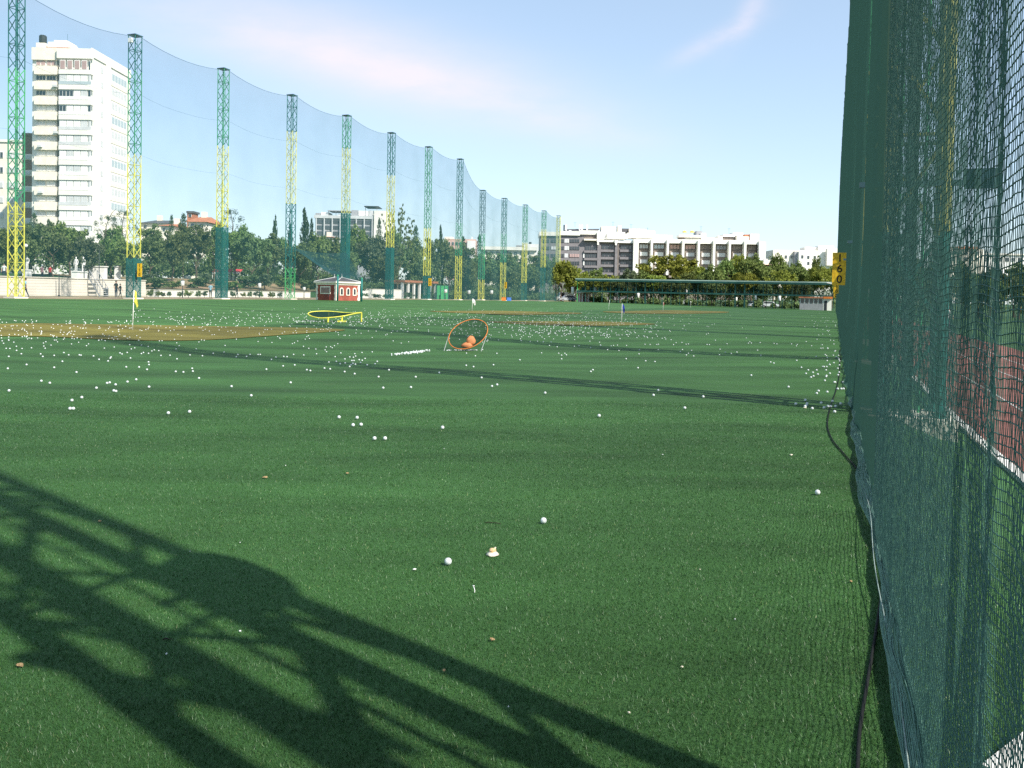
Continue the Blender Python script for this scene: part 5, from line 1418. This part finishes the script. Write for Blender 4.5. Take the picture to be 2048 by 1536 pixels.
for i, (x, n, hh, w) in enumerate([(310, -80, 1.5, 3.2), (290, -83, 1.8, 3), (345, -81, 1.2, 2.6), (395, -82, 1.6, 2.8), (412, -85, 2.0, 3.4), (470, -81, 1.4, 3), (498, -83, 2.2, 3.6), (530, -82, 2.4, 3.4), (570, -84, 2.4, 3.6), (612, -82, 2.0, 3.2), (440, -84, 1.4, 2.8), (640, -80, 2.2, 3), (722, -72.5, 2.4, 2.4), (737, -77.5, 1.6, 2.4), (775, -74.5, .9, 2.2), (752, -74.5, .8, 2), (820, -73, 1.2, 2.4), (850, -73, 1.1, 2.2)]):
    X, Y = colm(x, n, 575)
    tree(('s4', 's2', 's1')[i % 3], X, Y, hh, w, 'rough spreading bush on the earth bank among the trees', 'bushes on the earth bank', 'bush', 'bush')
# dark undergrowth that closes the view beneath the crowns (reads as one mass)
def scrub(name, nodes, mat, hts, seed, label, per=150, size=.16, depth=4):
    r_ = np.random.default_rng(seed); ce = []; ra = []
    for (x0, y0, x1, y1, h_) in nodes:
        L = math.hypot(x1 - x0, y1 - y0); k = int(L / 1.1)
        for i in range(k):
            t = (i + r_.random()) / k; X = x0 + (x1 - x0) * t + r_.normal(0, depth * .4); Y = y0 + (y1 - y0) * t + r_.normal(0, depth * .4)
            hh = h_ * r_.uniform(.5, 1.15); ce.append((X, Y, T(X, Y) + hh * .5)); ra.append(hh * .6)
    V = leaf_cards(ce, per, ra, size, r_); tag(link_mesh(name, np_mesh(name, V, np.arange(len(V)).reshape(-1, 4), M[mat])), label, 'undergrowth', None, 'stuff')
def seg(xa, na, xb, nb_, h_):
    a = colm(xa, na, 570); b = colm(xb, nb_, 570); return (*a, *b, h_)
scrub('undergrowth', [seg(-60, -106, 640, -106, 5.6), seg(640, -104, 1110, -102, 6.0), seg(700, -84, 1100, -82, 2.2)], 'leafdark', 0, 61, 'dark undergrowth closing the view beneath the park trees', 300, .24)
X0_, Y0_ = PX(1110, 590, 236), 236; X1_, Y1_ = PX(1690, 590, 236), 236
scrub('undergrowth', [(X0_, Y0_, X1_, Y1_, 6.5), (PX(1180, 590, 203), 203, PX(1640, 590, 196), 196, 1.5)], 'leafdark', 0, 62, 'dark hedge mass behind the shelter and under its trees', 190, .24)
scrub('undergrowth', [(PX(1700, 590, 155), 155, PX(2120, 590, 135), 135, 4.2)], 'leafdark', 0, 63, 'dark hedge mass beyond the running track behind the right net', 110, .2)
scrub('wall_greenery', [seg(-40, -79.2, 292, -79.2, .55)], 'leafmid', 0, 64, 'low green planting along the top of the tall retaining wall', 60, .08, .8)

# ------------------------------------------------------------------ people
def person(loc, hgt, face, shirt, legs, label, pose='stand', hair='hair', skin='skin', bag=None, marble=False, name='person', cat='person', parent=None):
    """one skinned body; rows are joint heights for a 1.75 m adult"""
    bm_v = []; bm_e = []; rad = []
    def J(x, y, z, r, p=None):
        bm_v.append((x, y, z)); rad.append(r)
        if p is not None: bm_e.append((p, len(bm_v) - 1))
        return len(bm_v) - 1
    st_ = .16 if pose == 'walk' else .0
    pel = J(0, 0, .95, .135); wa = J(0, 0, 1.08, .125, pel); ch = J(0, -.01, 1.28, .150, wa); sh_ = J(0, 0, 1.41, .115, ch); nk = J(0, -.01, 1.50, .055, sh_)
    hd = J(0, -.02, 1.60, .085, nk); J(0, -.02, 1.70, .075, hd)
    for sx in (-1, 1):
        y = st_ * sx
        hip = J(.095 * sx, 0, .88, .095, pel); kn = J(.10 * sx, -y * .7 - .02, .48, .062, hip); an_ = J(.10 * sx, -y + (.10 if y < 0 else 0), .09, .042, kn); J(.11 * sx, -y - .10 + (.1 if y < 0 else 0), .035, .038, an_)
        so = J(.185 * sx, 0, 1.40, .062, sh_)
        if pose == 'bent': el = J(.23 * sx, -.10, 1.15, .046, so); wr = J(.12 * sx, -.28, 1.12, .034, el)
        else: el = J(.24 * sx, y * .5 + .03, 1.12, .046, so); wr = J(.235 * sx, y * .9 - .06, .88, .034, el)
        pa = J(.235 * sx if pose != 'bent' else .09 * sx, bm_v[wr][1] - .02, bm_v[wr][2] - .07, .032, wr)
        hx, hy, hz_ = bm_v[pa]
        for q in range(4): J(hx + (q - 1.5) * .006, hy - .018 + .012 * q, hz_ - .085 + .006 * abs(q - 1.2), .008, pa)
        J(hx - .028 * sx, hy - .03, hz_ - .035, .009, pa)
    me = bpy.data.meshes.new('body'); me.from_pydata(bm_v, bm_e, []); o = bpy.data.objects.new('tmp_body', me); COL.objects.link(o)
    md = o.modifiers.new('skin', 'SKIN'); sv = me.skin_vertices[0].data
    for i, r in enumerate(rad): sv[i].radius = (r, r * (.72 if i in (0, 1, 2, 3) else 1))
    sv[0].use_root = True
    su = o.modifiers.new('sub', 'SUBSURF'); su.levels = su.render_levels = 1
    bpy.context.view_layer.update()
    bod = bpy.data.meshes.new_from_object(o.evaluated_get(bpy.context.evaluated_depsgraph_get())); bpy.data.objects.remove(o)
    bod.materials.clear()
    for m in ([M['marble']] * 4 if marble else [M[skin], M[shirt], M[legs], M['black']]): bod.materials.append(m)
    for p in bod.polygons:
        z = p.center.z; ax = abs(p.center.x)
        arm = ax > .20 and z > .7 or (pose == 'bent' and p.center.y < -.16 and z > .9)
        p.material_index = 0 if z > 1.49 else (0 if arm and z < 1.22 else (1 if z > .96 or arm else (2 if z > .09 else 3)))
        p.use_smooth = True
    k = hgt / 1.75
    if parent is None: e = empty(name, loc, face, label, cat)
    else: e = parent
    b = link_mesh('body', bod, e); b.scale = (k, k, k)
    if parent is not None: b.location = loc
    mb = MB(); blob(mb, (0, .002, 1.665), .094, .104, .105, 4, 14, 9)
    mb.v = [(x, y, max(z, 1.62 + .35 * max(0, -(y + .03)))) for x, y, z in mb.v]
    hr_ = mb.build('hair', M['marble'] if marble else M[hair], e, True); hr_.scale = (k, k, k)
    if parent is not None: hr_.location = loc
    if not marble:
        fc = MB(); 
        for sx in (-1, 1): fc.lathe([(.008, 0), (.009, .004)], (.032 * sx, -.098, 1.615), 6)
        fc.box(-.022, -.099, 1.558, .022, -.094, 1.566); f_ = fc.build('face_features', M['ink'], e); f_.scale = (k, k, k)
        ns = MB(); ns.add([(-.012, -.092, 1.585), (.012, -.092, 1.585), (0, -.118, 1.588), (0, -.095, 1.625)], [(0, 1, 2), (0, 2, 3), (1, 3, 2)]); n_ = ns.build('nose', M[skin], e); n_.scale = (k, k, k)
    if bag:
        mb = MB(); blob(mb, (.22, .08, 1.05), .07, .12, .16, 6, 10, 7); bg = mb.build('shoulder_bag', M[bag], e, True); bg.scale = (k, k, k)
    return e
def pp(x, n, hgt, face, *a, **kw):
    X, Y = colm(x, n, 590); z = T(X, Y)
    return person((X, Y, z), hgt, face, *a, **kw)
pp(232, -71.5, 1.80, 1.2, 'black', 'navy', 'adult in dark clothes with a tan bag on the path left of the wrapped tower', bag='leaflit')
pp(240.5, -71.0, 1.48, 2.4, 'black', 'black', 'shorter person in black walking beside the adult in dark clothes', pose='walk')
pp(51, -70.5, 1.75, -1.2, 'skyblue', 'navy', 'person in a light blue shirt on the path right of the yellow tower', pose='walk')
pp(421, -71, 1.78, 3.0, 'skyblue', 'black', 'person in a light blue shirt on the path left of the third tower')
pp(474, -72, 1.72, 2.2, 'black', 'black', 'person in dark clothes on the path right of the third tower', pose='walk')
pp(84, -84, 1.68, 1.5, 'pinkcloth', 'navy', 'person with a pink top and white cap above the tall retaining wall', hair='whitecloth')
pp(100, -84.5, 1.70, 2.8, 'red', 'black', 'person in a red shirt standing above the tall retaining wall')
pp(8, -84, 1.70, .5, 'whitecloth', 'navy', 'person in a white shirt above the retaining wall at the left edge')
Y = 54.0; X = PX(1896, 660, Y)
person((X, Y, T(X, Y)), 1.7, 2.6, 'whitecloth', 'grey', 'person in a white shirt on the lawn glimpsed through the right net', pose='walk')
# white statues on plinths above the wall
for (x, yt, yb, lb) in ((152, 514, 548, 'white statue on a plinth above the wall, left one of the pair'), (166.5, 514, 548, 'white statue on a plinth above the wall, right one of the pair'), (54, 511, 550, 'white statue beside a tree trunk just right of the yellow tower')):
    X, Y = colm(x, -87, 560); z = T(X, Y); e = empty('statue', (X, Y, z), 0, lb, 'statue', 'white statues above the wall')
    top = PZ(x, yt, Y) - z; hp = top * .42
    mb = MB(); mb.box(-.45, -.45, -.2, .45, .45, .25); mb.box(-.34, -.34, .253, .34, .34, hp - .12); mb.box(-.42, -.42, hp - .117, .42, .42, hp); mb.build('plinth', M['marble'], e)
    person((0, 0, hp), top - hp, 0, '', '', '', marble=True, parent=e)
for (x0, x1, yt, yb, lb) in ((178, 214, 534, 549, 'long pale stone monument base between the statue pair and the wrapped tower'), (229, 241, 534, 551, 'small pale stone block left of the wrapped tower top edge'), (143, 170, 539, 549, 'pale stone balustrade under the statue pair')):
    X, Y = colm((x0 + x1) / 2, -88.5, 560); z = T(X, Y); e = empty('stone_monument', (X, Y, z), 0, lb, 'monument')
    w = (x1 - x0) / F * Y; hh = PZ((x0 + x1) / 2, yt, Y) - z
    mb = MB(); mb.box(-w / 2, -.5, -.2, w / 2, .5, .22); mb.build('plinth', M['conc'], e)
    mb = MB(); mb.box(-w / 2 + .15, -.4, .223, w / 2 - .15, .4, hh); mb.build('block', M['marble'], e)
    mb = MB(); mb.box(-w / 2 + .05, -.5, hh + .003, w / 2 - .05, .5, hh + .13); mb.build('cap_stone', M['marble'], e)

# ------------------------------------------------------------------ park furniture
def lamp(X, Y, h_, label, group, rl=.2, hl=.62):
    e = empty('street_lamp', (X, Y, T(X, Y)), 0, label, 'street lamp', group)
    mb = MB(); mb.tube((0, 0, -.1), (0, 0, h_), .06, .04, 8); mb.build('pole', M['dark'], e, True)
    mb = MB(); mb.lathe([(rl * .6, h_), (rl, h_ + .08), (rl, h_ + hl - .06), (rl * .7, h_ + hl)], n=12); mb.build('lantern', M['white'], e, True)
    mb = MB(); mb.lathe([(rl * 1.05, h_ + hl + .002), (rl * .4, h_ + hl + .1)], n=12); mb.build('lamp_cap', M['dark'], e)
    return e
for (x, y0, y1, n) in ((365, 561, 572, -74), (519, 566, 576, -74), (608, 574, 581, -74)):
    X, Y = colm(x, n, 590); z = T(X, Y); lamp(X, Y, PZ(x, y1, Y) - z, 'short black lamp post with a white lantern along the path before the low wall', 'path lamps with white lanterns', .22, (y1 - y0) / F * Y)
for (x, y0, y1, Y) in ((891, 578, 586, 172), (938, 580, 588, 180), (983, 580, 588, 190), (1145, 573, 588, 199), (1190, 574, 590, 200), (1233, 582, 592, 200), (1276, 584, 596, 200), (1372, 578, 586, 203), (1472, 594, 602, 200), (1559, 588, 602, 199), (1512, 590, 600, 203)):
    X = PX(x, 590, Y); z = T(X, Y); lamp(X, Y, max(.8, PZ(x, y1, Y) - z), 'lamp post with a white lantern behind the far end of the field', 'lamps at the far end', .33, (y1 - y0) / F * Y * .95)
for (x, yt, yb, n, lb) in ((118, 548, 598, -76.6, 'thin dark pole standing before the tall retaining wall'), (168, 530, 567, -84, 'dark pole rising above the wall beside the statues'), (198, 500, 553, -85, 'tall dark pole between the statues and the wrapped tower')):
    X, Y = colm(x, n, 590); z = T(X, Y); e = empty('pole', (X, Y, z), 0, lb, 'pole')
    mb = MB(); mb.tube((0, 0, -.1), (0, 0, PZ(x, yt, Y) - z), .055, .04, 8); mb.build('shaft', M['dark'], e, True)
    mb = MB(); mb.lathe([(.13, -.05), (.13, .12), (.07, .16)], n=10); mb.build('foot', M['dark'], e)
X, Y = colm(49, -84, 540); q = at(51.5, 495, Y)
e = empty('globe_lamp', (X, Y, T(X, Y)), 0, 'white globe lamp among the trees right of the yellow tower', 'street lamp')
mb = MB(); mb.tube((0, 0, 0), (q.x - X, 0, q.z - T(X, Y)), .05, n=7); mb.build('pole', M['dark'], e)
mb = MB(); blob(mb, (q.x - X, 0, q.z - T(X, Y) + .2), .2, .2, .2, 0, 12, 8); mb.build('globe', M['white'], e, True)
# steel stair leaning on the wall, bin
X, Y = colm(178, -77.0, 575); X2, Y2 = colm(200, -74.6, 598); e = empty('steel_stair', (0, 0, 0), 0, 'grey openwork steel stair leaning on the tall retaining wall', 'stair')
a = Vector((X, Y, 2.5)); b = Vector((X2, Y2, T(X2, Y2)))
sd = Vector((DX, DY, 0)) * 1.1
for o_ in (Vector(), sd):
    mb = MB(); mb.tube(a + o_, b + o_, .06, n=6); mb.build('stringer', M['grey'], e)
    mb = MB(); mb.tube(a + o_ + Vector((0, 0, .95)), b + o_ + Vector((0, 0, .95)), .035, n=6)
    for k in range(5):
        q = a.lerp(b, k / 4) + o_; mb.tube(q, q + Vector((0, 0, .95)), .03, n=5)
    mb.build('handrail', M['grey'], e)
for k in range(9):
    q = a.lerp(b, (k + .5) / 9); mb = MB(); mb.obox(q, sd, (.22, -.1, 0), (0, 0, .04)); mb.build('tread', M['palegrey'], e)
X, Y = colm(212, -75.5, 590); e = empty('litter_bin', (X, Y, T(X, Y)), 0, 'dark cylindrical litter bin before the tall retaining wall', 'bin')
mb = MB(); mb.lathe([(.22, 0), (.25, .04), (.26, .82), (.22, .84)], n=12); mb.build('bin_body', M['dark'], e, True)
mb = MB(); mb.lathe([(.275, .842), (.275, .92), (.1, .99)], n=12); mb.build('rim', M['grey'], e)
# cafe awnings under the trees
for (x0, x1, lb) in ((424, 434, 'small red awning stall farthest left under the trees'), (436, 446, 'narrow red awning stall partly behind the third tower'), (452, 460, 'small red awning stall just right of the third tower'), (466, 480, 'widest red and orange awning stall under the trees')):
    X, Y = colm((x0 + x1) / 2, -96.5, 545); z = T(X, Y); w = (x1 - x0) / F * Y; zt = PZ(x0, 539, Y) - z
    e = empty('awning_stall', (X, Y, z), 0, lb, 'awning', 'red awnings under the trees')
    mb = MB(); mb.add([(-w / 2, 0, zt - .4), (w / 2, 0, zt - .4), (w / 2, 1.6, zt + .1), (-w / 2, 1.6, zt + .1), (-w / 2, 0, zt - .46), (w / 2, 0, zt - .46), (w / 2, 1.6, zt + .04), (-w / 2, 1.6, zt + .04)], [(0, 1, 2, 3), (7, 6, 5, 4), (0, 4, 5, 1), (1, 5, 6, 2), (2, 6, 7, 3), (3, 7, 4, 0)]); mb.build('canopy', M['red'], e)
    mb = MB(); mb.box(-w / 2, -.03, zt - .72, w / 2, -.004, zt - .42); mb.build('valance', M['whitecloth'], e)
    for sx in (-1, 1):
        mb = MB(); mb.tube((sx * w * .46, .1, -.1), (sx * w * .46, .1, zt - .46), .04); mb.build('post', M['white'], e)
# vehicles and small buildings behind the far end
def car(x, y, Y, rz, mk, label, L=4.3, W=1.75, H_=1.45, van=False):
    X = PX(x, y, Y); e = empty('parked_van' if van else 'parked_car', (X, Y, T(X, Y)), rz, label, 'van' if van else 'car')
    pr = [(-L / 2, .35), (-L / 2 + .05, .75), (-L / 2 + .9, .92), (-L / 2 + 1.5, H_), (L / 2 - .9, H_), (L / 2 - .2, .95), (L / 2, .85), (L / 2, .35)] if not van else [(-L / 2, .35), (-L / 2 + .05, 1.0), (-L / 2 + .6, 1.15), (-L / 2 + 1.1, H_), (L / 2 - .1, H_), (L / 2, H_ - .2), (L / 2, .35)]
    V = [(a, -W / 2, b) for a, b in pr] + [(a, W / 2, b) for a, b in pr]; k = len(pr); mb = MB()
    mb.add(V, [list(range(k)), [2 * k - 1 - i for i in range(k)]] + [[i, k + i, k + (i + 1) % k, (i + 1) % k] for i in range(k)]); mb.build('body', M[mk], e)
    for sy in (-1, 1):
        g = MB(); y_ = sy * (W / 2 + .006)
        if van: q = [(-L / 2 + .75, 1.15), (-L / 2 + 1.2, H_ - .12), (-L / 2 + 1.95, H_ - .12), (-L / 2 + 1.95, 1.15)]
        else: q = [(-L / 2 + 1.1, .95), (-L / 2 + 1.6, H_ - .09), (L / 2 - 1.0, H_ - .09), (L / 2 - .5, .98)]
        g.add([(a, y_, b) for a, b in q] + [(a, y_ - sy * .005, b) for a, b in q], [(0, 1, 2, 3), (7, 6, 5, 4), (0, 4, 5, 1), (1, 5, 6, 2), (2, 6, 7, 3), (3, 7, 4, 0)]); g.build('window', M['glass'], e)
        for sx in (-1, 1):
            w_ = MB(); c_ = Vector((sx * L * .31, sy * (W / 2 - .1), .32)); w_.tube(c_ - Vector((0, .1, 0)), c_ + Vector((0, .1, 0)), .32, n=14); ty = w_.build('wheel', M['tyre'], e)
            w_ = MB(); w_.tube(c_ - Vector((0, .108, 0)), c_ + Vector((0, .108, 0)), .17, n=10); w_.build('rim', M['grey'], ty)
    for sy in (-1, 1):
        h_ = MB(); h_.box(-L / 2 - .01, sy * W * .36 - .15, .62, -L / 2 + .1, sy * W * .36 + .15, .78); h_.build('headlight', M['palegrey'], e)
car(1130, 596, 214, R(15), 'carwhite', 'white van parked left of the two storey shelter', 4.8, 1.9, 2.2, True)
car(1135, 600, 207, R(10), 'carsilver', 'silver car parked before the white van')
car(1462, 606, 205, R(175), 'carsilver', 'silver car parked behind the middle of the shelter')
car(1502, 606, 206, R(170), 'carwhite', 'white car parked behind the shelter right of its thick columns')
car(1540, 606, 204, R(160), 'carwhite', 'white car parked behind the shelter left of the kiosk')
car(1383, 605, 206, R(165), 'carsilver', 'pale silver car parked behind the shelter beyond the far flagsticks')
e = empty('pink_hut', (0, 0, 0), 0, 'small pink and white striped hut behind the left end of the shelter', 'hut')
part('wall', 'pink', e, (1157, 586, 1181, 606), Y=201, d=4, xm=1168); part('roof', 'white', e, (1155, 582, 1182, 586), Y=200.5, d=5, xm=1168)
for i in range(4): part('pier', 'white', e, (1157.5 + i * 6, 586.3, 1160 + i * 6, 604), Y=200.8, d=.19, xm=1168)
part('door', 'darkred', e, (1167, 591, 1171, 605), Y=200.9, d=.09, xm=1168)
X, Y = colm(1008, -60.6, 600); 
for dx, mk, lb in ((-.05, 'orange', 'small orange crate at the foot of the tower with the farthest yellow sign'), (1.0, 'bluebin', 'small blue crate beside the orange one at a tower foot')):
    e = empty('crate', (X + dx, Y, T(X + dx, Y)), 0, lb, 'crate'); mb = MB(); mb.box(-.42, -.3, 0, .42, .3, .08)
    for s_ in (-1, 1): mb.box(-.42, s_ * .28 - .02, .083, .42, s_ * .28 + .02, .62); mb.box(s_ * .40 - .02, -.257, .083, s_ * .40 + .02, .257, .62)
    mb.build('crate_body', M[mk], e); mb = MB(); mb.box(-.45, -.33, .623, .45, .33, .68); mb.build('lid', M[mk], e)

# ------------------------------------------------------------------ camera, sun and sky
cam = bpy.data.cameras.new('camera'); co = bpy.data.objects.new('camera', cam); COL.objects.link(co)
cam.sensor_width = 36; cam.lens = F / 2048 * 36; cam.shift_y = -(768 - CY) / 2048; cam.clip_end = 9000; cam.clip_start = .02
co.matrix_world = Matrix(((RIGHT.x, UP.x, -FWD.x, 0), (RIGHT.y, UP.y, -FWD.y, 0), (RIGHT.z, UP.z, -FWD.z, EYE), (0, 0, 0, 1)))
SC.camera = co
EL = R(42); AZ = Vector((.755, -.656, 0)).normalized()
sd_ = Vector((AZ.x * math.cos(EL), AZ.y * math.cos(EL), math.sin(EL)))
sl = bpy.data.lights.new('sun', 'SUN'); sl.energy = 4.6; sl.angle = R(.75); sl.color = (1, .95, .86)
so = bpy.data.objects.new('sun', sl); COL.objects.link(so); so.rotation_euler = sd_.to_track_quat('Z', 'Y').to_euler()
w = bpy.data.worlds.new('World'); SC.world = w; w.use_nodes = True; nt = w.node_tree; nt.nodes.clear()
out = nt.nodes.new('ShaderNodeOutputWorld'); bg = nt.nodes.new('ShaderNodeBackground'); bg.inputs['Strength'].default_value = .12
sky = nt.nodes.new('ShaderNodeTexSky'); sky.sky_type = 'NISHITA'; sky.sun_disc = False; sky.sun_elevation = EL
sky.sun_rotation = math.atan2(AZ.x, AZ.y); sky.altitude = 650; sky.air_density = 1.0; sky.dust_density = .25; sky.ozone_density = 1.2
tc = nt.nodes.new('ShaderNodeTexCoord'); sx = nt.nodes.new('ShaderNodeSeparateXYZ'); nt.links.new(tc.outputs['Generated'], sx.inputs[0])
def m_(op, a, b=None, c=None):
    n = nt.nodes.new('ShaderNodeMath'); n.operation = op
    for i, v in enumerate((a, b, c)):
        if v is None: continue
        if isinstance(v, (int, float)): n.inputs[i].default_value = v
        else: nt.links.new(v, n.inputs[i])
    return n.outputs[0]
yy = m_('MAXIMUM', sx.outputs['Y'], .05); u = m_('DIVIDE', sx.outputs['X'], yy); v = m_('DIVIDE', sx.outputs['Z'], yy)
cv = nt.nodes.new('ShaderNodeCombineXYZ'); nt.links.new(u, cv.inputs[0]); nt.links.new(v, cv.inputs[1])
def noise(scale, detail, rough, sxy, rot):
    mp = nt.nodes.new('ShaderNodeMapping'); mp.inputs['Rotation'].default_value = (0, 0, rot); mp.inputs['Scale'].default_value = (sxy[0], sxy[1], 1)
    n = nt.nodes.new('ShaderNodeTexNoise'); n.inputs['Scale'].default_value = scale; n.inputs['Detail'].default_value = detail; n.inputs['Roughness'].default_value = rough
    nt.links.new(cv.outputs[0], mp.inputs[0]); nt.links.new(mp.outputs[0], n.inputs['Vector']); return n.outputs['Fac']
def bank_(cu, cvv, rot, a, b):
    du = m_('SUBTRACT', u, cu); dv = m_('SUBTRACT', v, cvv); c, s = math.cos(rot), math.sin(rot)
    p = m_('DIVIDE', m_('ADD', m_('MULTIPLY', du, c), m_('MULTIPLY', dv, s)), a); q = m_('DIVIDE', m_('SUBTRACT', m_('MULTIPLY', dv, c), m_('MULTIPLY', du, s)), b)
    return m_('EXPONENT', m_('MULTIPLY', m_('ADD', m_('MULTIPLY', p, p), m_('MULTIPLY', q, q)), -1))
n1_ = noise(3.2, 7, .6, (1, 3.2), R(13)); n2_ = noise(5, 6, .65, (1, 2.0), R(-35))
c1 = m_('MULTIPLY', bank_(-.165, .268, R(-14), .25, .052), m_('MULTIPLY_ADD', n1_, 1.5, -.05))
c2 = m_('MULTIPLY', bank_(-.40, .31, R(-10), .20, .03), m_('MULTIPLY_ADD', n1_, .8, -.2))
c3 = m_('ADD', m_('MULTIPLY', bank_(.235, .303, R(28), .05, .011), m_('MULTIPLY_ADD', n2_, 1.8, -.4)), m_('MULTIPLY', bank_(.272, .338, R(62), .045, .013), m_('MULTIPLY_ADD', n2_, 1.6, -.4)))
c4_ = m_('MULTIPLY', bank_(-.02, .225, R(-12), .16, .022), m_('MULTIPLY_ADD', n1_, 1.2, -.25))
hz_ = m_('MULTIPLY', m_('EXPONENT', m_('MULTIPLY', m_('MAXIMUM', v, 0), -6)), .35)
hz_ = m_('ADD', hz_, .36)
cs = m_('ADD', m_('ADD', m_('MAXIMUM', c1, 0), m_('MAXIMUM', c2, 0)), m_('ADD', m_('MAXIMUM', c3, 0), m_('MAXIMUM', c4_, 0)))
cs = m_('MINIMUM', m_('MULTIPLY', cs, .78), .85)
mz = nt.nodes.new('ShaderNodeMix'); mz.data_type = 'RGBA'; nt.links.new(hz_, mz.inputs[0]); nt.links.new(sky.outputs[0], mz.inputs[6]); mz.inputs[7].default_value = (3.3, 4.1, 4.75, 1)
mx = nt.nodes.new('ShaderNodeMix'); mx.data_type = 'RGBA'; nt.links.new(cs, mx.inputs[0]); nt.links.new(mz.outputs[2], mx.inputs[6]); mx.inputs[7].default_value = (4.7, 4.3, 4.75, 1)
nt.links.new(mx.outputs[2], bg.inputs['Color']); nt.links.new(bg.outputs[0], out.inputs['Surface'])
SC.render.engine = 'CYCLES'; SC.cycles.transparent_max_bounces = 24; SC.cycles.max_bounces = 6; SC.cycles.use_denoising = False
SC.view_settings.view_transform = 'Standard'; SC.view_settings.look = 'None'; SC.view_settings.exposure = .86; SC.view_settings.gamma = 1
